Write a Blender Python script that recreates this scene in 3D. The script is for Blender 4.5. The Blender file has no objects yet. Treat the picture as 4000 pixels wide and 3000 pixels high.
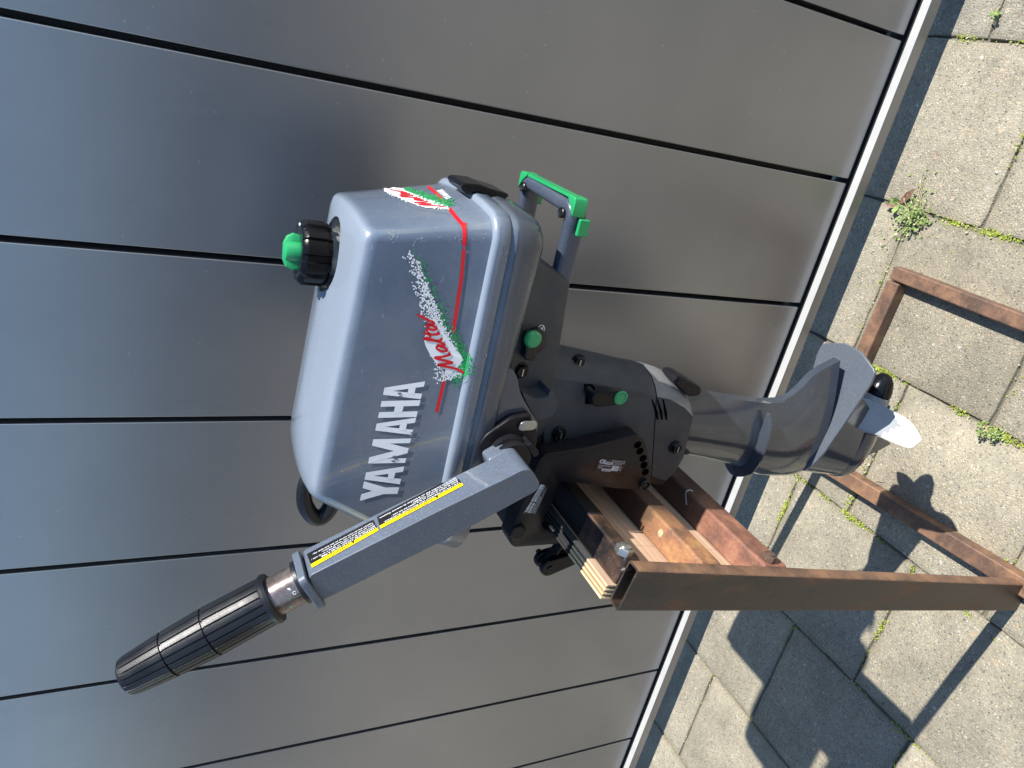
import bpy, bmesh, math, random
from mathutils import Vector, Matrix, Euler
from mathutils.bvhtree import BVHTree
random.seed(7)
scene = bpy.context.scene
col = scene.collection

# ------------------------------------------------------------------ camera
F = 2818.2
CAM = Vector((-0.16381, -0.8925, 1.11333))
RX = Vector((0.20786, -0.39826, -0.89341)).normalized()      # picture right
RD = Vector((-0.89611, -0.4437, -0.0107)).normalized()       # picture down
RF = RX.cross(RD).normalized()                               # forward
cd = bpy.data.cameras.new('camera'); cam = bpy.data.objects.new('camera', cd); col.objects.link(cam)
cam.matrix_world = Matrix(((RX.x, -RD.x, -RF.x, CAM.x), (RX.y, -RD.y, -RF.y, CAM.y), (RX.z, -RD.z, -RF.z, CAM.z), (0, 0, 0, 1)))
cd.sensor_width = 36; cd.lens = F / 4000 * 36; cd.clip_start = 0.02; cd.clip_end = 500
scene.camera = cam
# ------------------------------------------------------------------ light
SUN = Vector((0.793, -0.050, 1.0)).normalized()
EL = math.asin(SUN.z); AZ = math.atan2(SUN.x, SUN.y)
w = bpy.data.worlds.new('World'); scene.world = w; w.use_nodes = True
nt = w.node_tree; bg = nt.nodes['Background']; bg.inputs[1].default_value = 0.128
sky = nt.nodes.new('ShaderNodeTexSky'); sky.sky_type = 'NISHITA'; sky.sun_disc = False
sky.sun_elevation = EL; sky.sun_rotation = AZ; sky.air_density = 1.0; sky.dust_density = 0.0; sky.ozone_density = 2.6
nt.links.new(sky.outputs[0], bg.inputs[0])
sl = bpy.data.lights.new('sun', 'SUN'); so = bpy.data.objects.new('sun', sl); col.objects.link(so)
sl.energy = 5.0; sl.angle = math.radians(0.55); sl.color = (1.0, 0.96, 0.90)
so.rotation_euler = SUN.to_track_quat('Z', 'Y').to_euler(); so.location = (3, -1, 4)
vs = scene.view_settings; vs.view_transform = 'Standard'; vs.look = 'None'; vs.exposure = 0.82; vs.gamma = 1; vs.use_curve_mapping = False

# ------------------------------------------------------------------ measuring helpers
def ray(p): return RX * ((p[0] - 2000) / F) + RD * ((p[1] - 1500) / F) + RF
def aty(p, y):
    d = ray(p); return CAM + d * ((y - CAM.y) / d.y)
def atz(p, z):
    d = ray(p); return CAM + d * ((z - CAM.z) / d.z)

# ------------------------------------------------------------------ materials
MATS = {}
def nn(nt, t, **k):
    n = nt.nodes.new('ShaderNode' + t)
    for a, b in k.items(): setattr(n, a, b)
    return n
def ramp(nt, fac, stops):
    r = nn(nt, 'ValToRGB'); e = r.color_ramp.elements
    while len(e) < len(stops): e.new(0.5)
    for i, (p, c) in enumerate(stops):
        e[i].position = p; e[i].color = (c[0], c[1], c[2], 1) if not isinstance(c, (int, float)) else (c, c, c, 1)
    nt.links.new(fac, r.inputs[0]); return r.outputs[0]
def noise(nt, vec, scale, detail=4, rough=0.55, w=None):
    n = nn(nt, 'TexNoise'); n.inputs['Scale'].default_value = scale; n.inputs['Detail'].default_value = detail
    n.inputs['Roughness'].default_value = rough; nt.links.new(vec, n.inputs['Vector']); return n.outputs['Fac']
def mixc(nt, f, a, b, mode='MIX'):
    m = nn(nt, 'Mix', data_type='RGBA', blend_type=mode)
    for s, v in ((m.inputs[0], f), (m.inputs[6], a), (m.inputs[7], b)):
        if isinstance(v, (int, float)): s.default_value = v
        elif isinstance(v, tuple): s.default_value = (v[0], v[1], v[2], 1)
        else: nt.links.new(v, s)
    return m.outputs[2]
def remap(nt, x, a, b2):
    m = nn(nt, 'MapRange'); m.inputs[1].default_value = a; m.inputs[2].default_value = b2; nt.links.new(x, m.inputs[0]); return m.outputs[0]
def mp(nt, vec, sc):
    m = nn(nt, 'Mapping'); m.inputs['Scale'].default_value = sc; nt.links.new(vec, m.inputs[0]); return m.outputs[0]
def base(name):
    m = bpy.data.materials.new(name); m.use_nodes = True; MATS[name] = m
    nt = m.node_tree; b = nt.nodes['Principled BSDF']; tc = nn(nt, 'TexCoord')
    return m, nt, b, tc.outputs['Object']
def setb(b, **k):
    for a, v in k.items():
        s = b.inputs[a.replace('_', ' ')]
        s.default_value = (v[0], v[1], v[2], 1) if isinstance(v, tuple) else v
def bump(nt, b, h, st, dist=0.001):
    n = nn(nt, 'Bump'); n.inputs['Strength'].default_value = st; n.inputs['Distance'].default_value = dist
    nt.links.new(h, n.inputs['Height']); nt.links.new(n.outputs[0], b.inputs['Normal'])

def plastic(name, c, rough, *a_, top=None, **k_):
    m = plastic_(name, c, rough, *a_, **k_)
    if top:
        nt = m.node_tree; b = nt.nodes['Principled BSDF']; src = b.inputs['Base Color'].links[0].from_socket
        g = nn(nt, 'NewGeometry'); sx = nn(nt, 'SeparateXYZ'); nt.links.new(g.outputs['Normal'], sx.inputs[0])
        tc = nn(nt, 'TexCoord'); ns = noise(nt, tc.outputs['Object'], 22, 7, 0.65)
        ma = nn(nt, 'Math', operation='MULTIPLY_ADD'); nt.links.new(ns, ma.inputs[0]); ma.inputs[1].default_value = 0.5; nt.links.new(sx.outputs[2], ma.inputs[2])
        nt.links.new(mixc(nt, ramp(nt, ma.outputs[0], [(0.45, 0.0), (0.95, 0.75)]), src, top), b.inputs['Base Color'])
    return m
def plastic_(name, c, rough, var=0.25, coat=0.0, dust=0.0, sc=30, bst=0.0, metal=0.0, dustc=(0.32, 0.31, 0.28), scratch=0.0, spec=0.5):
    m, nt, b, v = base(name)
    n1 = noise(nt, v, sc, 6, 0.6)
    lo = tuple(x * (1 - var) for x in c); hi = tuple(min(1, x * (1 + var)) for x in c)
    cc = ramp(nt, n1, [(0.35, lo), (0.65, hi)])
    if dust:
        n2 = noise(nt, v, sc * 0.5, 8, 0.7); d = ramp(nt, n2, [(0.45, 0.0), (0.75, dust)])
        cc = mixc(nt, d, cc, dustc)
        n3 = noise(nt, v, 900, 2, 0.5); d3 = ramp(nt, n3, [(0.70, 0.0), (0.74, dust)])
        cc = mixc(nt, d3, cc, dustc)
    if scratch:
        n4 = noise(nt, mp(nt, v, (60, 900, 200)), 1.0, 3, 0.6); d4 = ramp(nt, n4, [(0.68, 0.0), (0.72, scratch)])
        cc = mixc(nt, d4, cc, (0.5, 0.52, 0.52))
    nt.links.new(cc, b.inputs['Base Color'])
    rr = ramp(nt, noise(nt, v, sc * 2.3, 5, 0.6), [(0.3, rough * 0.8), (0.7, min(1, rough * 1.25))])
    nt.links.new(rr, b.inputs['Roughness'])
    setb(b, Coat_Weight=coat, Coat_Roughness=0.06, Metallic=metal, Specular_IOR_Level=spec)
    if bst: bump(nt, b, noise(nt, v, 1400, 3, 0.6), bst, 0.0004)
    return m
def flat(name, c, rough=0.5, metal=0.0):
    m, nt, b, v = base(name)
    cc = ramp(nt, noise(nt, v, 60, 3), [(0.3, tuple(x * 0.9 for x in c)), (0.7, c)])
    nt.links.new(cc, b.inputs['Base Color']); setb(b, Roughness=rough, Metallic=metal); return m
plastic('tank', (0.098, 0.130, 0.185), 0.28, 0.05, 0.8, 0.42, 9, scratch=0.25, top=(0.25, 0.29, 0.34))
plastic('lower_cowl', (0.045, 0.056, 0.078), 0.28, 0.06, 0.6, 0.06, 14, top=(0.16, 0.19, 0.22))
plastic('housing', (0.036, 0.041, 0.049), 0.55, 0.12, 0.0, 0.20, 20, 0.25, dustc=(0.10, 0.10, 0.10))
plastic('bracket', (0.010, 0.0095, 0.012), 0.30, 0.15, 0.0, 0.10, 25, 0.5, dustc=(0.07, 0.045, 0.04), spec=0.22)
plastic('leg_paint', (0.040, 0.048, 0.062), 0.17, 0.08, 0.7, 0.05, 18, scratch=0.1)
plastic('black_rubber', (0.008, 0.009, 0.011), 0.34, 0.2, 0.0, 0.10, 30, 0.3, dustc=(0.07, 0.07, 0.07), spec=0.4)
plastic('black_gloss', (0.004, 0.0045, 0.006), 0.20, 0.1, 0.0, 0.02, 30, spec=0.22)
plastic('green', (0.012, 0.30, 0.095), 0.35, 0.06, 0.2, 0.04, 30)
flat('white_print', (0.80, 0.82, 0.84), 0.35); flat('green_print', (0.02, 0.30, 0.09), 0.35)
flat('red_print', (0.62, 0.012, 0.02), 0.3); flat('black_print', (0.008, 0.008, 0.009), 0.35)
flat('yellow_print', (0.88, 0.62, 0.0), 0.35); flat('silver_print', (0.55, 0.57, 0.58), 0.35)
flat('edge_print', (0.16, 0.20, 0.26), 0.2)
flat('hole_black', (0.002, 0.002, 0.002), 0.9); MATS['hole_black'].node_tree.nodes['Principled BSDF'].inputs['Specular IOR Level'].default_value = 0.0
flat('teal_print', (0.03, 0.35, 0.42), 0.35); flat('mint_print', (0.25, 0.45, 0.33), 0.35)
plastic('zinc', (0.42, 0.42, 0.38), 0.32, 0.1, 0, 0.15, 60, metal=0.85)
plastic('steel_lip', (0.35, 0.37, 0.38), 0.35, 0.1, 0, 0.1, 60, metal=0.9)
plastic('bolt_dark', (0.05, 0.052, 0.055), 0.3, 0.2, 0, 0.1, 60, metal=0.8)
plastic('neck', (0.22, 0.22, 0.21), 0.45, 0.5, 0, 0.5, 60, 0.4)
def flake(name, c, rough, met=0.3):
    m, nt, b, v = base(name)
    vo = nn(nt, 'TexVoronoi', feature='F1'); vo.inputs['Scale'].default_value = 2200; nt.links.new(v, vo.inputs['Vector'])
    sep = nn(nt, 'SeparateColor'); nt.links.new(vo.outputs['Color'], sep.inputs[0])
    fl = ramp(nt, sep.outputs[0], [(0.90, 0.0), (0.96, 1.0)])
    cc = mixc(nt, fl, c, tuple(min(1, x * 2.0) for x in c))
    cc = mixc(nt, ramp(nt, noise(nt, v, 25, 6), [(0.5, 0.0), (0.8, 0.10)]), cc, (0.3, 0.3, 0.28))
    nt.links.new(cc, b.inputs['Base Color']); setb(b, Roughness=rough, Metallic=met, Coat_Weight=0.25, Coat_Roughness=0.1)
    bump(nt, b, sep.outputs[1], 0.10, 0.0002); return m
flake('tiller_paint', (0.083, 0.101, 0.132), 0.38, 0.0); flake('handle_paint', (0.048, 0.060, 0.088), 0.35, 0.0)
flake('plate_paint', (0.085, 0.098, 0.118), 0.38, 0.0)
def rust(name, stops, rough=0.7, sc=40, metal=0.2, streak=(1, 1, 1), oy=None):
    m, nt, b, v = base(name)
    v2 = mp(nt, v, streak)
    a = noise(nt, v2, sc, 10, 0.68); cc = ramp(nt, a, stops)
    sp = noise(nt, v, 420, 4, 0.7); cc = mixc(nt, ramp(nt, sp, [(0.58, 0.0), (0.70, 0.6)]), cc, tuple(x * 1.5 for x in stops[-1][1]))
    sp2 = noise(nt, v, 700, 3, 0.6); cc = mixc(nt, ramp(nt, sp2, [(0.62, 0.0), (0.70, 0.6)]), cc, (0.03, 0.015, 0.01))
    if oy:
        sx = nn(nt, 'SeparateXYZ'); nt.links.new(v, sx.inputs[0])
        ma = nn(nt, 'Math', operation='MULTIPLY_ADD'); nt.links.new(noise(nt, v, 60, 5, 0.7), ma.inputs[0]); ma.inputs[1].default_value = oy[2]; nt.links.new(sx.outputs[oy[0]], ma.inputs[2])
        cc = mixc(nt, ramp(nt, remap(nt, ma.outputs[0], oy[1][0], oy[1][1]), [(0.0, oy[4]), (1.0, oy[5])]), cc, oy[3])
    nt.links.new(cc, b.inputs['Base Color'])
    nt.links.new(ramp(nt, a, [(0.3, rough * 0.6), (0.7, rough)]), b.inputs['Roughness']); setb(b, Metallic=metal)
    bump(nt, b, noise(nt, v, 900, 5, 0.65), 0.5, 0.0006); return m
rust('mill_steel', [(0.40, (0.034, 0.031, 0.028)), (0.53, (0.062, 0.048, 0.038)), (0.62, (0.13, 0.062, 0.035))], 0.55, 22, 0.35, (1, 1, 0.35), oy=(2, (0.50, -0.05), 0.25, (0.075, 0.042, 0.028), 0.0, 0.6))
rust('rust_orange_shaded', [(0.38, (0.16, 0.085, 0.055)), (0.50, (0.29, 0.135, 0.068)), (0.63, (0.42, 0.23, 0.085))], 0.85, 30, 0.0, oy=(1, (-0.075, -0.045), 0.06, (0.035, 0.020, 0.014), 0.0, 0.85))  # dark brown over the far part paints in the motor's shade
rust('rust_red_shaded', [(0.38, (0.13, 0.066, 0.048)), (0.50, (0.22, 0.095, 0.060)), (0.63, (0.32, 0.155, 0.095))], 0.85, 26, 0.0, oy=(1, (-0.050, 0.0), 0.06, (0.035, 0.020, 0.015), 0.0, 0.8))  # brown toward the motor darkens this bar as its shade would
rust('rust_dark', [(0.40, (0.022, 0.019, 0.018)), (0.51, (0.065, 0.040, 0.030)), (0.64, (0.17, 0.085, 0.05))], 0.5, 26, 0.25)
rust('rust_base', [(0.38, (0.095, 0.060, 0.044)), (0.50, (0.17, 0.095, 0.060)), (0.64, (0.27, 0.15, 0.08))], 0.75, 22, 0.1)
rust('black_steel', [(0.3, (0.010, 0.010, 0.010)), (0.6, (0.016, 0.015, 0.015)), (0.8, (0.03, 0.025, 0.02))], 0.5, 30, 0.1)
def wood(name, a, bcol, layers=0):
    m, nt, b, v = base(name)
    g = noise(nt, mp(nt, v, (220, 9, 220)), 1.0, 6, 0.6)
    cc = ramp(nt, g, [(0.35, a), (0.65, bcol)])
    nt.links.new(cc, b.inputs['Base Color']); setb(b, Roughness=0.75)
    bump(nt, b, g, 0.35, 0.0006); return m
wood('wood_face', (0.44, 0.29, 0.19), (0.60, 0.42, 0.29))
wood('ply_light', (0.50, 0.36, 0.19), (0.70, 0.55, 0.33))
wood('ply_dark', (0.20, 0.12, 0.06), (0.34, 0.22, 0.11))
wood('black_wood', (0.010, 0.010, 0.010), (0.028, 0.028, 0.028))
# gate paint: satin powder coat with fine brushed grain and dust specks
m, nt, b, v = base('gate_paint')
g = noise(nt, mp(nt, v, (400, 400, 14)), 1.0, 4, 0.6)
sm = noise(nt, v, 5, 4, 0.55)
cc = ramp(nt, sm, [(0.3, (0.262, 0.270, 0.290)), (0.7, (0.298, 0.303, 0.322))])
vo = nn(nt, 'TexVoronoi', feature='F1'); vo.inputs['Scale'].default_value = 55; nt.links.new(v, vo.inputs['Vector'])
sp = ramp(nt, vo.outputs['Distance'], [(0.045, 1.0), (0.085, 0.0)])
sepc = nn(nt, 'SeparateColor'); nt.links.new(vo.outputs['Color'], sepc.inputs[0])
spm = nn(nt, 'Math', operation='MULTIPLY'); nt.links.new(sp, spm.inputs[0]); nt.links.new(ramp(nt, sepc.outputs[0], [(0.62, 0.0), (0.66, 0.8)]), spm.inputs[1])
cc = mixc(nt, spm.outputs[0], cc, (0.42, 0.42, 0.40)); nt.links.new(cc, b.inputs['Base Color'])
rr = ramp(nt, g, [(0.3, 0.30), (0.7, 0.36)]); nt.links.new(rr, b.inputs['Roughness'])
setb(b, Metallic=0.80); bump(nt, b, g, 0.02, 0.0003)
flat('gate_dark', (0.012, 0.013, 0.016), 0.5)
plastic('sunlit_rail', (0.40, 0.40, 0.385), 0.5, 0.05, 0, 0.1, 30)  # gate paint as it looks in sun, put into the colour
# exposed aggregate paving
def paving(name, tint, dark, edge=True):
    m, nt, b, v = base(name)
    oi = nn(nt, 'ObjectInfo')
    off = nn(nt, 'VectorMath', operation='SCALE'); off.inputs['Scale'].default_value = 7.3
    cb = nn(nt, 'CombineXYZ'); nt.links.new(oi.outputs['Random'], cb.inputs[0]); nt.links.new(oi.outputs['Random'], cb.inputs[1]); nt.links.new(cb.outputs[0], off.inputs[0])
    ad = nn(nt, 'VectorMath', operation='ADD'); nt.links.new(v, ad.inputs[0]); nt.links.new(off.outputs[0], ad.inputs[1]); v = ad.outputs[0]
    dn = nn(nt, 'TexNoise'); dn.inputs['Scale'].default_value = 120; nt.links.new(v, dn.inputs['Vector'])
    dv = nn(nt, 'VectorMath', operation='MULTIPLY_ADD'); nt.links.new(dn.outputs['Color'], dv.inputs[0]); dv.inputs[1].default_value = (0.006, 0.006, 0.006); nt.links.new(v, dv.inputs[2])
    vo = nn(nt, 'TexVoronoi', feature='F1'); vo.inputs['Scale'].default_value = 310; nt.links.new(dv.outputs[0], vo.inputs['Vector'])
    sc = nn(nt, 'SeparateColor'); nt.links.new(vo.outputs['Color'], sc.inputs[0])
    T = lambda c: tuple(x * t for x, t in zip(c, tint))
    stones = ramp(nt, sc.outputs[0], [(0.0, T((0.13, 0.125, 0.115))), (0.14, T((0.20, 0.19, 0.165))), (0.30, T((0.33, 0.29, 0.22))), (0.60, T((0.41, 0.37, 0.29))), (0.80, T((0.36, 0.29, 0.20))), (0.93, T((0.44, 0.40, 0.32))), (1.0, T((0.54, 0.50, 0.42)))])
    mortar = ramp(nt, noise(nt, v, 90, 6, 0.7), [(0.3, T((0.23, 0.215, 0.175))), (0.7, T((0.36, 0.335, 0.275)))])
    cc = mixc(nt, ramp(nt, vo.outputs['Distance'], [(0.36, 0.0), (0.52, 1.0)]), stones, mortar)
    fine = ramp(nt, noise(nt, v, 900, 3, 0.7), [(0.3, 0.84), (0.7, 1.30)]); cc = mixc(nt, 1.0, cc, fine, 'MULTIPLY')
    v2 = nn(nt, 'TexVoronoi', feature='F1'); v2.inputs['Scale'].default_value = 75; nt.links.new(v, v2.inputs['Vector'])
    s2 = nn(nt, 'SeparateColor'); nt.links.new(v2.outputs['Color'], s2.inputs[0])
    pm = nn(nt, 'Math', operation='MULTIPLY'); nt.links.new(ramp(nt, v2.outputs['Distance'], [(0.20, 1.0), (0.27, 0.0)]), pm.inputs[0]); nt.links.new(ramp(nt, s2.outputs[0], [(0.86, 0.0), (0.88, 0.8)]), pm.inputs[1])
    cc = mixc(nt, pm.outputs[0], cc, ramp(nt, s2.outputs[1], [(0.0, (0.56, 0.50, 0.40)), (0.4, (0.52, 0.36, 0.20)), (0.7, (0.30, 0.29, 0.27)), (1.0, (0.66, 0.63, 0.57))]))
    big = ramp(nt, noise(nt, v, 9, 5, 0.6), [(0.3, dark), (0.65, 1.08)]); cc = mixc(nt, 1.0, cc, big, 'MULTIPLY')
    if edge:
        ov = nn(nt, 'TexCoord').outputs['Object']; c1 = nn(nt, 'VectorMath', operation='SUBTRACT'); nt.links.new(ov, c1.inputs[0]); c1.inputs[1].default_value = (0.12875, 0.12875, 0)
        c2 = nn(nt, 'VectorMath', operation='ABSOLUTE'); nt.links.new(c1.outputs[0], c2.inputs[0]); sx = nn(nt, 'SeparateXYZ'); nt.links.new(c2.outputs[0], sx.inputs[0])
        mx = nn(nt, 'Math', operation='MAXIMUM'); nt.links.new(sx.outputs[0], mx.inputs[0]); nt.links.new(sx.outputs[1], mx.inputs[1])
        ma = nn(nt, 'Math', operation='MULTIPLY_ADD'); nt.links.new(noise(nt, v, 45, 6, 0.7), ma.inputs[0]); ma.inputs[1].default_value = 0.030; nt.links.new(mx.outputs[0], ma.inputs[2])
        cc = mixc(nt, ramp(nt, remap(nt, ma.outputs[0], 0.128, 0.148), [(0.0, 0.0), (1.0, 0.55)]), cc, T((0.17, 0.155, 0.115)))
        st = ramp(nt, noise(nt, v, 28, 7, 0.72), [(0.56, 0.0), (0.70, 0.45)]); cc = mixc(nt, st, cc, T((0.19, 0.18, 0.155)))
    tone = ramp(nt, oi.outputs['Random'], [(0.0, 0.74), (1.0, 0.95)]); cc = mixc(nt, 1.0, cc, tone, 'MULTIPLY')
    nt.links.new(cc, b.inputs['Base Color']); setb(b, Roughness=0.85)
    hh = nn(nt, 'Math', operation='ADD'); nt.links.new(noise(nt, v, 420, 4, 0.7), hh.inputs[0]); nt.links.new(ramp(nt, vo.outputs['Distance'], [(0.0, 1.0), (0.6, 0.0)]), hh.inputs[1])
    bump(nt, b, hh.outputs[0], 0.7, 0.0012); return m
paving('paver', (1.06, 1.03, 0.945), 0.70); paving('paver_far', (1.1, 1.05, .95), 0.74, False)
paving('paver_dark', (0.95, 0.95, 0.92), 0.70)
m, nt, b, v = base('sand')
cc = ramp(nt, noise(nt, v, 500, 6, 0.75), [(0.3, (0.05, 0.045, 0.032)), (0.7, (0.24, 0.22, 0.17))]); nt.links.new(cc, b.inputs['Base Color']); setb(b, Roughness=0.95)
bump(nt, b, noise(nt, v, 700, 4, 0.7), 0.8, 0.002)
def leafm(name, a, c2):
    m, nt, b, v = base(name)
    cc = ramp(nt, noise(nt, v, 260, 3), [(0.35, a), (0.65, c2)])
    nt.links.new(cc, b.inputs['Base Color']); setb(b, Roughness=0.6, Subsurface_Weight=0.0)
leafm('moss', (0.13, 0.19, 0.012), (0.36, 0.42, 0.04)); leafm('leaf', (0.09, 0.16, 0.03), (0.27, 0.34, 0.11))
leafm('leaf_red', (0.12, 0.06, 0.035), (0.24, 0.14, 0.09)); leafm('straw', (0.32, 0.27, 0.15), (0.45, 0.40, 0.26))
# propeller: grey alloy with a worn white tip
plastic('prop_grey', (0.26, 0.275, 0.285), 0.42, 0.12, 0.1, 0.5, 40, dustc=(0.12, 0.11, 0.10))
plastic('prop_white', (0.66, 0.67, 0.63), 0.45, 0.04, 0.0, 0.25, 30, dustc=(0.35, 0.37, 0.36))
plastic('worn_sunlit_band', (0.17, 0.175, 0.175), 0.55, 0.1, 0.0, 0.4, 30, dustc=(0.30, 0.30, 0.28))  # chalky wear, with sunlight on the aft chamfer put into the colour
plastic('collar', (0.16, 0.125, 0.115), 0.25, 0.5, 0.3, 0.3, 60, metal=0.6)

# ------------------------------------------------------------------ object helpers
ORG = Vector((0, 0, 0))
def thing(name, loc, label=None, cat=None, group=None, kind=None):
    global ORG
    o = bpy.data.objects.new(name, None); col.objects.link(o); o.location = loc; ORG = Vector(loc)
    if label: o['label'] = label
    if cat: o['category'] = cat
    if group: o['group'] = group
    if kind: o['kind'] = kind
    o.empty_display_size = 0.05
    return o
def smooth(me, ang=35):
    for p in me.polygons: p.use_smooth = True
    try: me.set_sharp_from_angle(angle=math.radians(ang))
    except Exception: pass
def obj(name, verts, faces, mat, parent=None, bev=0.0, seg=2, ang=35, label=None, kind=None, mats=None, fmat=None, sm=True):
    me = bpy.data.meshes.new(name)
    me.from_pydata([tuple(Vector(v) - ORG) for v in verts], [], [tuple(f) for f in faces])
    for k in (mats or [mat]): me.materials.append(MATS[k])
    if fmat:
        for p, i in zip(me.polygons, fmat): p.material_index = i
    bm = bmesh.new(); bm.from_mesh(me); bmesh.ops.recalc_face_normals(bm, faces=bm.faces); bm.to_mesh(me); bm.free()
    if sm: smooth(me, ang)
    o = bpy.data.objects.new(name, me); col.objects.link(o)
    if parent: o.parent = parent
    if bev:
        mo = o.modifiers.new('bevel', 'BEVEL'); mo.width = bev; mo.segments = seg; mo.limit_method = 'ANGLE'; mo.angle_limit = math.radians(32); mo.harden_normals = True
    if label: o['label'] = label
    if kind: o['kind'] = kind
    return o
def box_vf(lo, hi, M=None):
    vs = [Vector((x, y, z)) for x in (lo[0], hi[0]) for y in (lo[1], hi[1]) for z in (lo[2], hi[2])]
    if M: vs = [M @ v for v in vs]
    fs = [(0, 1, 3, 2), (4, 6, 7, 5), (0, 4, 5, 1), (2, 3, 7, 6), (0, 2, 6, 4), (1, 5, 7, 3)]
    return vs, fs
def box(name, lo, hi, mat, parent=None, bev=0.0, M=None, **k):
    vs, fs = box_vf(lo, hi, M); return obj(name, vs, fs, mat, parent, bev, **k)
def prism_vf(front, back):
    n = len(front); vs = list(front) + list(back)
    fs = [tuple(range(n)), tuple(range(2 * n - 1, n - 1, -1))] + [(i, (i + 1) % n, n + (i + 1) % n, n + i) for i in range(n)]
    return vs, fs
def rnd(pts, r, seg=4):
    """round the corners of a planar outline of 3D points"""
    out = []; n = len(pts)
    for i in range(n):
        a, p, c = pts[i - 1], pts[i], pts[(i + 1) % n]
        d1 = a - p; d2 = c - p; l = min(r, d1.length * 0.45, d2.length * 0.45)
        s = p + d1.normalized() * l; e = p + d2.normalized() * l
        for k in range(seg + 1):
            t = k / seg; out.append(s * (1 - t) ** 2 + p * 2 * t * (1 - t) + e * t * t)
    return out
def yprism(name, px, y0, y1, mat, parent=None, bev=0.002, r=0.0, **k):
    f = [aty(p, y0) for p in px]
    if r: f = rnd(f, r)
    bk = [Vector((p.x, y1, p.z)) for p in f]
    vs, fs = prism_vf(f, bk); return obj(name, vs, fs, mat, parent, bev, **k)
def loft_vf(rings, cap0=True, cap1=True, closed=True):
    n = len(rings[0]); vs = [p for r in rings for p in r]; fs = []
    for i in range(len(rings) - 1):
        for j in range(n if closed else n - 1):
            a = i * n + j; b2 = i * n + (j + 1) % n
            fs.append((a, b2, b2 + n, a + n))
    if cap0: fs.append(tuple(range(n - 1, -1, -1)))
    if cap1: fs.append(tuple(range((len(rings) - 1) * n, len(rings) * n)))
    return vs, fs
def frame(d):
    d = d.normalized(); u = Vector((0, 1, 0)) if abs(d.y) < 0.9 else Vector((1, 0, 0))
    a = d.cross(u).normalized(); return a, d.cross(a).normalized(), d
def lathe_vf(p0, axis, prof, n=32, lobe=None):
    a, b2, d = frame(axis); rings = []
    for h, r in prof:
        rg = []
        for k in range(n):
            t = 2 * math.pi * k / n; rr = r * (lobe(t) if lobe else 1)
            rg.append(p0 + d * h + (a * math.cos(t) + b2 * math.sin(t)) * rr)
        rings.append(rg)
    return loft_vf(rings)
def lathe(name, p0, axis, prof, mat, parent=None, n=32, lobe=None, **k):
    vs, fs = lathe_vf(p0, axis, prof, n, lobe); return obj(name, vs, fs, mat, parent, **k)
def tube_vf(path, r, n=12, closed=False, sq=None):
    rings = []; m_ = len(path); up = None
    for i, p in enumerate(path):
        if closed: d = path[(i + 1) % m_] - path[i - 1]
        else: d = path[min(i + 1, m_ - 1)] - path[max(i - 1, 0)]
        d.normalize()
        if up is None: up = frame(d)[0]
        a = (up - d * up.dot(d)).normalized(); up = a; b2 = d.cross(a)
        ri = r[i] if isinstance(r, (list, tuple)) else r
        rings.append([p + (a * math.cos(2 * math.pi * k / n) + b2 * math.sin(2 * math.pi * k / n)) * ri for k in range(n)])
    if closed:
        vs, fs = loft_vf(rings, False, False); L = (m_ - 1) * n
        fs += [(L + j, L + (j + 1) % n, (j + 1) % n, j) for j in range(n)]; return vs, fs
    return loft_vf(rings)
def spline(pts, k=6, closed=False):
    out = []; n = len(pts)
    rng = range(n) if closed else range(n - 1)
    for i in rng:
        p0 = pts[i - 1] if (i > 0 or closed) else pts[0]; p1 = pts[i]; p2 = pts[(i + 1) % n]
        p3 = pts[(i + 2) % n] if (closed or i + 2 < n) else pts[-1]
        for j in range(k):
            t = j / k
            out.append(0.5 * ((2 * p1) + (p2 - p0) * t + (2 * p0 - 5 * p1 + 4 * p2 - p3) * t * t + (3 * p1 - p0 - 3 * p2 + p3) * t ** 3))
    if not closed: out.append(pts[-1].copy())
    return out
def bvh(*objs):
    vs, fs = [], []
    dg = bpy.context.evaluated_depsgraph_get()
    for o in objs:
        e = o.evaluated_get(dg); me = e.to_mesh(); n = len(vs)
        M = o.matrix_basis.copy(); q = o.parent
        while q: M = q.matrix_basis @ M; q = q.parent
        vs += [M @ v.co for v in me.vertices]; fs += [tuple(n + i for i in p.vertices) for p in me.polygons]; e.to_mesh_clear()
    return BVHTree.FromPolygons(vs, fs)
def hit(B, p, off=0.0005):
    h = B.ray_cast(CAM, ray(p).normalized())
    if h[0] is None: return None
    nrm = h[1]
    if nrm.dot(CAM - h[0]) < 0: nrm = -nrm
    return h[0] + nrm * off
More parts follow.
